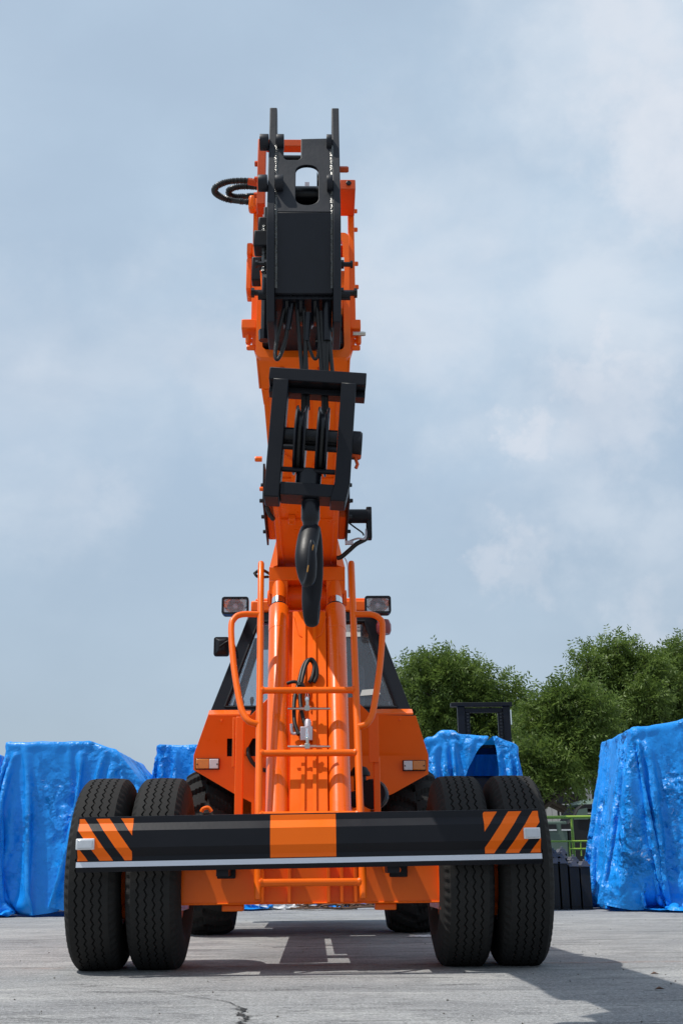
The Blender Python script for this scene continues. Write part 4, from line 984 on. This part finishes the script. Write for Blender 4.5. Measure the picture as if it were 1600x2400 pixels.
def hole_r(p):
    # torn opening between two hanging edges: narrow at the top, wide at the middle
    if p.y > F+.85 or p.z < .55: return True
    z = p.z
    lo = np.interp(z, [.55,.9,1.3,1.62,1.90,2.0], [1.60,1.52,1.43,1.49,1.66,1.79])
    hi = np.interp(z, [.55,.9,1.3,1.62,1.90,2.0], [1.62,1.70,1.84,1.87,1.86,1.83])
    return not (lo < p.x < hi)
# the big sheets are let fall over blocks of the machines' size, then the drape is kept as a plain mesh
PEND = []; GC = []
gr = ob('block', MB().add([(-12,6,0),(12,6,0),(12,26,0),(-12,26,0)], [(0,1,2,3)]), BLACK, smooth=0); gr.modifiers.new('collision', 'COLLISION'); gr.collision.cloth_friction = 25; gr.collision.thickness_outer = .008
def drape(label, shape, y0, y1, size, ctr, seed, crm, tm, hole=None, n=.055, ang=0.):
    """shape: outline (x, z) of the covered machine, extruded from y0 to y1; size: sheet (x, y); ctr: its middle"""
    bl = MB().plate(shape, [], xz(y0), y1-y0); blk = ob('block', bl, BLACK, smooth=0)
    blk.modifiers.new('collision', 'COLLISION'); blk.collision.thickness_outer = .012; blk.collision.cloth_friction = 18
    nx, ny = int(size[0]/n), int(size[1]/n); rr_ = random.Random(seed)
    z0 = max(z for _, z in shape)+.03; vs = []; M_ = Matrix.Translation((ctr[0], ctr[1], 0)) @ Matrix.Rotation(ang, 4, 'Z')
    for b_ in range(ny+1):
        for a_ in range(nx+1):
            x = (a_/nx-.5)*size[0]; y = (b_/ny-.5)*size[1]
            vs.append(M_ @ Vector((x, y, z0+.012*noise.noise(Vector((x*3, y*3, seed)))+rr_.uniform(-.003,.003))))
    fs = [(b_*(nx+1)+a_, b_*(nx+1)+a_+1, (b_+1)*(nx+1)+a_+1, (b_+1)*(nx+1)+a_) for b_ in range(ny) for a_ in range(nx)]
    me = bpy.data.meshes.new('tarpaulin'); me.from_pydata([tuple(v) for v in vs], [], fs); me.update()
    o = bpy.data.objects.new('tarpaulin', me); COL.objects.link(o)
    cl = o.modifiers.new('cloth', 'CLOTH'); st = cl.settings
    st.quality = 6; st.mass = .25; st.air_damping = 1.2; st.tension_stiffness = 18; st.compression_stiffness = 12; st.shear_stiffness = 4; st.bending_stiffness = .12
    st.tension_damping = 8; st.compression_damping = 8; st.shear_damping = 5
    cl.collision_settings.distance_min = .012; cl.collision_settings.collision_quality = 3; cl.collision_settings.friction = 10
    cl.point_cache.frame_start = 1; cl.point_cache.frame_end = 70
    gc = bpy.data.collections.new('drape'); gc.objects.link(blk); gc.objects.link(gr); cl.collision_settings.collection = gc; GC.append(gc)
    PEND.append((o, blk, label, seed, crm, tm, hole))
drape('wide blue tarpaulin over a boxy machine left of the crane tyres', [(-4.06,.25),(-2.46,.25),(-2.46,1.50),(-2.76,1.86),(-3.08,1.965),(-4.06,1.96)], F+.12, F+1.9, (5.2,5.6), (-3.25,F+1.0), 1, .45, TARP, ang=.10)
drape('sliver of blue tarpaulin at the far left edge beside the wide one', [(-5.7,.2),(-4.52,.2),(-4.50,1.93),(-5.7,2.0)], F+1.2, F+2.3, (5.0,4.9), (-5.1,F+1.75), 2, .7, TARP)
drape('small creased blue tarpaulin between the left tyres and the cab', [(-2.50,.25),(-1.15,.25),(-1.15,2.08),(-2.50,2.09)], F+1.75, F+2.9, (5.3,5.0), (-1.82,F+2.32), 3, .6, TARPC, ang=-.08)
drape('torn blue tarpaulin with a dark opening over the forklift right of the cab', [(1.02,.25),(2.10,.25),(2.10,1.90),(1.84,2.01),(1.42,2.01),(1.34,2.075),(1.20,2.075),(1.12,2.0),(1.02,1.98)], F+.30, F+1.55, (4.7,5.0), (1.55,F+.92), 4, .5, TARPC, hole=hole_r, n=.045)
drape('tall crumpled blue tarpaulin on the far right by the lime railing', [(3.15,.3),(5.0,.3),(5.0,2.24),(4.2,2.17),(3.8,2.06),(3.47,2.04)], F-.10, F+1.5, (5.6,5.6), (4.15,F+.75), 5, .9, TARPC, ang=.13, n=.05)
S.frame_start = 1; S.frame_end = 70
for f_ in range(1, 58): S.frame_set(f_)
dg = bpy.context.evaluated_depsgraph_get()
for o, blk, label, seed, crm, tm, hole in PEND:
    me = bpy.data.meshes.new_from_object(o.evaluated_get(dg)); old = o.data; o.modifiers.clear(); o.data = me; bpy.data.meshes.remove(old); me.name = 'tarpaulin'
    b = bmesh.new(); b.from_mesh(me)
    bmesh.ops.subdivide_edges(b, edges=b.edges, cuts=1, use_grid_fill=True, smooth=.6)
    b.normal_update(); rs = Vector((seed*3.1, seed*1.3, seed*.7)); mv = []
    for v in b.verts:
        p = v.co; q = Vector((p.x, p.y*.8, p.z))
        f1 = 1-2*abs(noise.noise(q*3.1+rs)); f2 = 1-2*abs(noise.noise(q*7.5+rs*2)); f3 = noise.noise(q*16+rs)
        mv.append(v.normal*(crm*(.011*f1+.004*f2+.001*f3)))
    for v, d in zip(b.verts, mv): v.co += d; v.co.z = max(v.co.z, .004)
    if hole:
        bmesh.ops.delete(b, geom=[f for f in b.faces if not hole(f.calc_center_median())], context='FACES')
        bmesh.ops.delete(b, geom=[v for v in b.verts if not v.link_faces], context='VERTS')
        for _ in range(8):                      # soften the stair steps of the torn edge
            mv = {}
            for v in b.verts:
                nb = [e.other_vert(v) for e in v.link_edges if e.is_boundary]
                if len(nb) == 2 and v.co.z > .4: mv[v] = (nb[0].co+nb[1].co)/2
            for v, c_ in mv.items(): v.co = v.co.lerp(c_, .6)
    base = Vector((sum(v.co.x for v in b.verts)/len(b.verts), sum(v.co.y for v in b.verts)/len(b.verts), 0))
    for v in b.verts: v.co -= base
    b.to_mesh(me); b.free(); me.materials.clear(); me.materials.append(tm)
    me.polygons.foreach_set('use_smooth', [True]*len(me.polygons))
    o.location = base; tag(o, label, 'tarpaulin', 'blue tarpaulins draped over machines')
    bpy.data.objects.remove(blk)
bpy.data.objects.remove(gr); S.frame_set(1)
for gc in GC: bpy.data.collections.remove(gc)
tarp('low heap of blue tarpaulin lying on the ground behind the crane',
     [(-1.5,16.3,.33),(-.5,16.2,.30),(.6,16.2,.34),(1.4,16.3,.30),(1.4,17,.3),(0,17.1,.36),(-1.5,17,.3)],
     [(-1.9,15.95,0),(-.5,15.9,0),(.6,15.85,0),(1.7,15.9,0),(1.8,17.4,0),(0,17.6,0),(-1.9,17.4,0)], 6, nu=110, nv=24, fold=.10)

# ------------------------------------------------------------------ forklift under the torn tarpaulin
FK = Vector((1.78, F+1.0, 0)); fk = empty('forklift', FK)
tag(fk, 'black forklift mast standing up behind the torn blue tarpaulin', 'forklift')
ma_ = W(1056,1655,F+1.75)-FK; mb_ = W(1200,1650,F+1.75)-FK; my = .75
xl, xr, zt2 = -.22, .50, 2.60
mast = ob('mast', MB().box(xl,xl+.10,my,my+.09,.05,zt2).box(xr-.10,xr,my,my+.09,.05,zt2).box(xl-.09,xr+.03,my-.02,my+.10,zt2+.002,zt2+.055).box(xl+.101,xr-.101,my+.02,my+.08,zt2-.08,zt2-.02), BLACK, fk, bevel=.006)
ob('inner_mast', MB().box(xl+.105,xl+.17,my+.01,my+.07,.1,zt2-.085).box(xr-.17,xr-.105,my+.01,my+.07,.1,zt2-.085), BLACK, fk, bevel=.004)
for x in (xl+.135, xr-.135):
    ch = MB()
    for k in range(22): ch.box(x-.012,x+.012,my-.02,my+.005,zt2-.1-k*.045-.016,zt2-.1-k*.045+.012)
    tag(ob('lift_chain', ch, DKGREY, mast), kind='stuff')
ob('hydraulic_pipe', MB().cyl((xr+.018,my,1.9),(xr+.018,my,2.12),.012,8).cyl((xr+.005,my,2.35),(xr+.005,my,2.55),.010,8), CHROME, mast)
ob('body', MB().box(-.55,.50,-.40,.70,.30,1.05), DKGREY, fk, bevel=.05)
ob('overhead_guard', MB().tube([(-.5,-.35,1.05),(-.42,-.30,1.93)],.03,8).tube([(.40,-.35,1.05),(.30,-.28,1.93)],.03,8).tube([(-.5,.55,1.05),(-.42,.5,1.93)],.03,8).tube([(.40,.55,1.05),(.30,.5,1.93)],.03,8).box(-.45,.33,-.32,.52,1.93,1.97), BLACK, fk)
ob('seat', MB().box(-.30,.15,-.15,.25,1.05,1.18).box(-.30,.15,-.20,-.08,1.18,1.6), SEAT, fk, bevel=.04)
ob('steering_wheel', MB().tube([(-.07+.16*math.cos(a), .38, 1.42+.16*math.sin(a)) for a in np.linspace(0,6.28,24)], .014, 8), BLACK, fk)
for x in (-.45,.40):
    for y in (-.25,.55): ob('wheel', MB()._lathe([(-.08,.10),(-.08,.25),(-.06,.27),(.06,.27),(.08,.25),(.08,.10)], Vector((x,y,.27)), Vector((1,0,0)), 24), RUBBER, fk)

# ------------------------------------------------------------------ slabs with stepped tops by the railing
def slab_mesh(h):
    wd = .118; b = MB().box(-wd/2,wd/2,-.10,.10,.03,h).box(-wd/2-.002,wd/2+.002,-.104,.104,0.002,.028)
    return b
def cap_mesh():
    o_ = [(-.062,0),(.062,0),(.062,.022),(.046,.026),(.036,.046),(.030,.062),(-.030,.062),(-.036,.046),(-.046,.026),(-.062,.022)]
    return MB().plate(o_, [], xz(-.115), .23)
slab_px = [(1300,2010,0),(1317,2010,0),(1344,2017,0),(1370,2017,0),(1300,1998,.30),(1317,1998,.30),(1344,2006,.30),(1317,1987,.60),(1296,1990,.60)]
words = {0:('front','first'),1:('front','second'),2:('front','third'),3:('front','fourth')}
slabs = []
for i, (px, py, dy) in enumerate(slab_px):
    Y = 14.25+dy; p = W(px, py+14, Y); h = p.z
    e = empty('casing', (p.x, Y+.1, 0)); rowname = {0:'front',.30:'middle',.60:'back'}[dy]
    idx = sorted(q[0] for q in slab_px if q[2] == dy).index(px)
    total = sum(1 for q in slab_px if q[2] == dy)
    order = ['leftmost','second from the left','third from the left','rightmost'] if total == 4 else (['leftmost','middle','rightmost'] if total == 3 else ['left','right'])
    tag(e, '%s dark grey upright casing in the %s row under the lime railing' % (order[idx], rowname), 'casing', 'dark grey casings standing under the lime railing')
    ob('body', slab_mesh(h), DKGREY, e, bevel=.004)
    cp = ob('cap', cap_mesh(), LTGREY, e, bevel=.003, loc=(0,0,h+.001))
    ob('filler_plug', MB()._lathe([(0,.016),(.02,.016),(.024,.012)], Vector((0,-.06,.062)), Vector((0,0,1)), 10).box(-.008,.008,-.1,-.06,.0621,.073), LTGREY, cp)

# ------------------------------------------------------------------ lime railing
RYY = 15.6
def rp(px, py): 
    q = W(px, py, RYY); return q
rl = empty('railing', (rp(1338,1915).x, RYY, 0)); ro = rl.location.copy()
tag(rl, 'lime green tubular railing with a low gate in front of the green truck', 'railing')
zt3 = rp(1338,1915).z; xp = 0; zm = rp(1338,1972).z; zl = rp(1338,1990).z
ob('top_rail', MB().cyl((-1.2,0,zt3),(1.2,0,zt3),.021,10), LIME, rl)
for x in (-1.0, 0, 1.0): ob('post', MB().cyl((x,0.002,0),(x,.002,zt3-.015),.020,10), LIME, rl)
ob('lower_rail', MB().cyl((-.50,-.05,zm),(.27,-.05,zm),.013,10), LIME, rl)
ob('lower_rail', MB().cyl((-.06,-.05,zl),(.27,-.05,zl),.013,10), LIME, rl)
for x in (-.06,.09,.27): ob('gate_bar', MB().cyl((x,-.05,0 if x != .09 else zl-.09),(x,-.05,zm+.01),.011,8), LIME, rl)

# ------------------------------------------------------------------ green truck behind the railing
TY = 24.0
tr = empty('truck', (W(1400,2000,TY).x, TY, 0)); tx = tr.location.x
tag(tr, 'dull green truck parked behind the lime railing under the trees', 'truck')
def tp(px, py): q = W(px, py, TY); return q.x-tx, q.z
ax_, az_ = tp(1285,1925); bx_, bz_ = tp(1330,1960); rx_, rz_ = tp(1362,1882)
bd = ob('body', MB().box(ax_-1.2, bx_, 0, 1.6, .55, az_), TRUCKG, tr, bevel=.03)
for k in range(2): x0 = ax_-.05+k*.30; ob('dark_panel', MB().box(x0, x0+.20, -.012, -.001, az_-.16, az_-.06), DKGREY, bd);  # dark boxes standing proud of the body, no hollow cut
for k in range(2): x0 = ax_-.05+k*.30; ob('panel_sill', MB().box(x0, x0+.20, -.03, -.013, az_-.19, az_-.162), WHITE, bd)
ob('cab_shell', MB().plate([(bx_+.01,.5),(2.2,.5),(2.2,rz_-.03),(rx_,rz_-.03),(rx_-.10,rz_-.12),(bx_+.12,az_+.05),(bx_+.01,az_-.05)], [[(rx_+.03,az_+.10),(1.9,az_+.10),(1.9,rz_-.12),(rx_+.05,rz_-.12)]], xz(0), 1.5), DKGREY, tr, bevel=.02)
ob('roof', MB()._lathe([(0,.0),(.0,.75),(.04,.78),(.10,.70),(.16,.45),(.18,0)], Vector((rx_+.62,.7,rz_-.06)), Vector((0,0,1)), 28), TRUCKG, tr)
wv = [(bx_+.14,-.02,az_+.03),(bx_+.44,-.03,az_+.03),(rx_+.10,-.02,rz_-.10),(rx_-.07,-.01,rz_-.13)]
ob('windscreen', MB().add(wv+[(p[0],p[1]-.01,p[2]) for p in wv], [(0,1,2,3),(7,6,5,4),(0,1,5,4),(1,2,6,5),(2,3,7,6),(3,0,4,7)]), TRUCKG, tr)
ob('side_glass', MB().box(rx_+.04,1.88,.72,.74,az_+.11,rz_-.13), GLASS, tr)
ob('chrome_trim', MB().box(rx_+.06,1.9,-.015,-.003,az_+.14,az_+.165), STEEL, tr)
for x in (ax_-.6, .9): ob('wheel', MB()._lathe([(-.1,.15),(-.1,.40),(.1,.40),(.1,.15)], Vector((x,.12,.40)), Vector((0,1,0)), 24), RUBBER, tr)

# ------------------------------------------------------------------ building with panelled wall
BY = 36.0
bld = empty('building', (W(1330,2000,BY).x, BY, 0)); bxo = bld.location.x
tag(bld, 'pale panelled building with a small dark window behind the trees', 'building')
ob('wall', MB().box(-5.5, 8, .03, 4, 0, 3.75), DKGREY, bld)
ob('roof', MB().box(-5.7, 8.2, -.2, 4.2, 3.752, 3.95), LTGREY, bld)
x_l = W(1240,1880,BY).x-bxo; zb0 = 1.95
win = (W(1312,1900,BY).x-bxo, W(1352,1900,BY).x-bxo, W(1312,1912,BY).z, W(1312,1886,BY).z)
pm = mesh_of('wall_panel', MB().box(0,.162,0,.027,0,.36), PANELW, 0)
for i in range(16):
    for j in range(5):
        x = x_l+i*.172; z = zb0-.36+j*.372
        if x < win[1] and x+.162 > win[0] and z < win[3] and z+.36 > win[2]: continue
        ob('wall_panel', pm, PANELW, bld, loc=(x, 0, z))
wn = ob('window', MB().plate([(win[0]-.02,win[2]-.02),(win[1]+.02,win[2]-.02),(win[1]+.02,win[3]+.02),(win[0]-.02,win[3]+.02)], [[(win[0]+.01,win[2]+.01),(win[1]-.01,win[2]+.01),(win[1]-.01,win[3]-.01),(win[0]+.01,win[3]-.01)]], xz(-.03), .05), PANELW, bld)
for k in range(3):
    x0 = win[0]+.012+k*(win[1]-win[0]-.02)/3
    ob('pane', MB().box(x0, x0+(win[1]-win[0])/3-.03, .0, .008, win[2]+.012, win[3]-.012), mat('dark_pane', (.03,.03,.04), .15), wn)

# ------------------------------------------------------------------ trees
def tree(label, base, blobs, seed, m, nper, leaf=.115, group='trees behind the yard'):
    rs = np.random.RandomState(seed)
    e = empty('tree', base); tag(e, label, 'tree', group)
    B = Vector(base)
    blobs = [(Vector(c)-B, r) for c, r in blobs]
    sub = []
    for c, r in blobs:
        sub.append((c-Vector((0,0,r*.1)), r*.62))
        for k in range(10):
            d = Vector(rs.normal(size=3)); d.normalize(); d.z = d.z*.8+.15; sub.append((c+d*r*(.74+.06*max(0,d.z)), r*rs.uniform(.22,.40)))
    V = []; 
    for c, r in sub:
        n = int(nper*r*r*.62)
        d = rs.normal(size=(n,3)); d /= np.linalg.norm(d, axis=1)[:,None]
        lump = np.array([1+.30*noise.noise(Vector(x)*2.2+c*1.3) for x in d])
        d[:,2] = np.where(rs.uniform(size=n) < .7, np.abs(d[:,2])*.95-.12, d[:,2])
        rad = r*lump*(rs.uniform(.2,1.15,size=n)**.42)
        P = np.array(c)[None,:]+d*rad[:,None]*np.array([1,1,.86])
        ax_ = d*.9+rs.normal(size=(n,3))*.55+np.array([0,0,-.15]); ax_ /= np.linalg.norm(ax_, axis=1)[:,None]
        ref = rs.normal(size=(n,3)); sd = np.cross(ax_, ref); sd /= np.linalg.norm(sd, axis=1)[:,None]
        L = rs.uniform(.25,.55,size=n)
        NLF = 6
        for k in range(NLF):
            t = (k+.6)/NLF
            for s_ in (-1,1):
                o = P+ax_*(L*t)[:,None]; o[:,2] -= .10*L*t*t
                ld = sd*s_*.8+ax_*.6+rs.normal(size=(n,3))*.18; ld[:,2] -= .25; ld /= np.linalg.norm(ld, axis=1)[:,None]
                wd = np.cross(ld, ax_); wd = np.cross(wd, ld)+rs.normal(size=(n,3))*.25; wd /= np.linalg.norm(wd, axis=1)[:,None]
                ll = leaf*rs.uniform(.7,1.25,size=n)*(1-.25*abs(t-.4))
                a = o; b2 = o+ld*(ll*.5)[:,None]+wd*(ll*.17)[:,None]; c2 = o+ld*ll[:,None]; d2 = o+ld*(ll*.5)[:,None]-wd*(ll*.17)[:,None]
                V.append(np.stack([a,b2,c2,d2],1).reshape(-1,3))
    V = np.concatenate(V); nq = len(V)//4
    me = bpy.data.meshes.new('crown'); me.vertices.add(len(V)); me.vertices.foreach_set('co', V.astype(np.float32).ravel())
    me.loops.add(nq*4); me.loops.foreach_set('vertex_index', np.arange(nq*4, dtype=np.int32))
    me.polygons.add(nq); me.polygons.foreach_set('loop_start', np.arange(0, nq*4, 4, dtype=np.int32)); me.polygons.foreach_set('loop_total', np.full(nq, 4, dtype=np.int32))
    me.update(calc_edges=True); me.validate(); me.materials.append(m)
    o = bpy.data.objects.new('crown', me); COL.objects.link(o); o.parent = e
    # trunk with limbs to every clump
    tk = MB(); fork = Vector((0,0,1.5))
    tk.tube(spline([(0,0,0),(.05,0,.7),(.02,.03,1.5)],5), [.16-.006*i for i in range(11)], 10)
    for c, r in blobs:
        mid = fork.lerp(c, .55)+Vector((rnd.uniform(-.2,.2), rnd.uniform(-.2,.2), rnd.uniform(0,.25)))
        pts = spline([fork, mid, c+Vector((0,0,r*.3))], 6)
        tk.tube(pts, list(np.linspace(.075, .012, len(pts))), 7)
        for k in range(3):
            q = c+Vector((rnd.uniform(-1,1), rnd.uniform(-1,1), rnd.uniform(-.4,.8)))*r*.7
            tk.tube([mid.lerp(c,.6), q], [.02,.006], 5)
    ob('trunk', tk, BARK, e)
def blob(px, py, rpx, Y): 
    p = W(px, py, Y+rnd.uniform(-.5,.5)); return (p, rpx*Y*1.02/2600)
def base(px, Y): q = W(px, 2000, Y); return (q.x, Y, 0)
tree('broad rounded green tree behind the forklift beside the cab', base(1090,25),
     [blob(q[0], q[1]+26, q[2], 25) for q in ((955,1590,48),(1005,1575,58),(1065,1572,62),(1120,1590,55),(1175,1625,58),(1225,1650,42),(980,1660,62),(1060,1660,70),(1140,1680,66),(1210,1710,55),(1000,1730,60),(1100,1760,66))], 11, LEAF, 1500)
tree('drooping grey green tree in the middle with its trunk above the railing', base(1256,22.5),
     [blob(q[0], q[1]+8, q[2]*.95, 22.5) for q in ((1295,1640,48),(1340,1635,52),(1390,1665,52),(1270,1700,56),(1330,1715,60),(1395,1735,56),(1250,1770,52),(1305,1790,58),(1365,1790,48),(1290,1812,34),(1330,1832,22))], 12, LEAF, 1600)
tree('tall feathery tree on the right rising above the tarpaulin', base(1470,26),
     [blob(*q, 26) for q in ((1378,1545,30),(1392,1590,44),(1445,1518,34),(1450,1560,48),(1500,1575,50),(1440,1640,62),(1510,1645,66),(1570,1620,52),(1465,1720,62),(1550,1715,66))], 13, LEAF, 1400)
tree('leafy tree at the right edge of the photo behind the tall tarpaulin', base(1610,27.5),
     [blob(*q, 27.5) for q in ((1560,1560,44),(1600,1545,46),(1640,1570,60),(1590,1630,62),(1660,1660,70),(1560,1700,60),(1640,1730,70))], 14, LEAF, 1200)
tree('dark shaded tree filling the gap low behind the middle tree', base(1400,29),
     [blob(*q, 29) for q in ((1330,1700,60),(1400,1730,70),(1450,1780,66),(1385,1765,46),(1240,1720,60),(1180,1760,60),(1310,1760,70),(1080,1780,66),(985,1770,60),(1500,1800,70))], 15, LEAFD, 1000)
# weeds under the railing and truck
wm = MB()
for i in range(2600):
    x = rnd.uniform(2.6, 5.2); y = rnd.uniform(18, 21); h = rnd.uniform(.2,.62); a = rnd.uniform(0,6.28)
    q = Vector((x,y,0)); t = q+Vector((rnd.uniform(-.12,.12), rnd.uniform(-.12,.12), h)); s2 = Vector((math.cos(a), math.sin(a), 0))*.012
    wm.add([q-s2, q+s2, q.lerp(t,.6)+s2*1.6, t, q.lerp(t,.6)-s2*1.6], [(0,1,2,3,4)])
tag(ob('weeds', wm, GRASSM, smooth=0), kind='stuff')

# ------------------------------------------------------------------ litter behind and under the crane
def crumple(name, label, c, sx, sy, sz, m, seed, cat, n=16):
    vs = []; rs = Vector((seed, seed*2.3, 0))
    for j in range(n+1):
        th = math.pi*j/n/2
        for i in range(2*n):
            ph = 2*math.pi*i/(2*n); d = Vector((math.cos(ph)*math.cos(th), math.sin(ph)*math.cos(th), math.sin(th)))
            k = 1+.45*noise.noise(d*2.1+rs)+.28*(1-2*abs(noise.noise(d*4.3+rs)))
            vs.append((d.x*sx*k, d.y*sy*k, max(.004, d.z*sz*k)))
    fs = [(j*2*n+i, j*2*n+(i+1) % (2*n), (j+1)*2*n+(i+1) % (2*n), (j+1)*2*n+i) for j in range(n) for i in range(2*n)]
    o = ob(name, MB().add(vs, fs), m, smooth=0); o.location = c; return tag(o, label, cat)
BAGM = mat('white_film', (.70,.70,.70), .35, var=.1, vscale=8)
crumple('plastic_bag', 'crumpled white plastic sheeting on the ground behind the crane', (W(655,2130,15.4).x,15.4,0), .42,.20,.17, BAGM, 3, 'plastic sheet', 18)
crumple('plastic_scrap', 'flat clear plastic scrap in the shade beside the right front tyre', G(985,2196), .085,.06,.012, BAGM, 8, 'plastic scrap', 10)
for i, (px, ln, lab_) in enumerate(((760,.9,'tangle of dark rusty cable lying left on the ground behind the crane'),(900,1.3,'long tangle of scrap wire lying right on the ground behind the crane'))):
    c = Vector((W(px,2130,15.0).x, 15.0, 0)); sm = MB()
    for k in range(9):
        pts = [Vector((rnd.uniform(-ln/2,ln/2), rnd.uniform(-.18,.18), rnd.uniform(.012,.10))) for _ in range(5)]; pts.sort(key=lambda p: p.x)
        sm.tube(spline(pts, 6), .010, 6)
    o = ob('scrap_cable', sm, WOODK, smooth=40); o.location = c; tag(o, lab_, 'scrap cable', 'scrap cable on the ground behind the crane')
for i, (px, py, nm, m_) in enumerate(((1533,2285,'small brown leaf lying in the sun right of the boom shadow',WOODK),(1545,2321,'small brown leaf lying nearest the right edge',WOODK))):
    q = G(px, py); r = .022
    o = ob('fallen_leaf', MB().add([(-r,0,.004),(0,-r*.5,.012),(r,0,.005),(0,r*.5,.014)], [(0,1,2,3)]), m_, smooth=0); o.location = q
    tag(o, nm, 'leaf', 'fallen leaves on the yard')
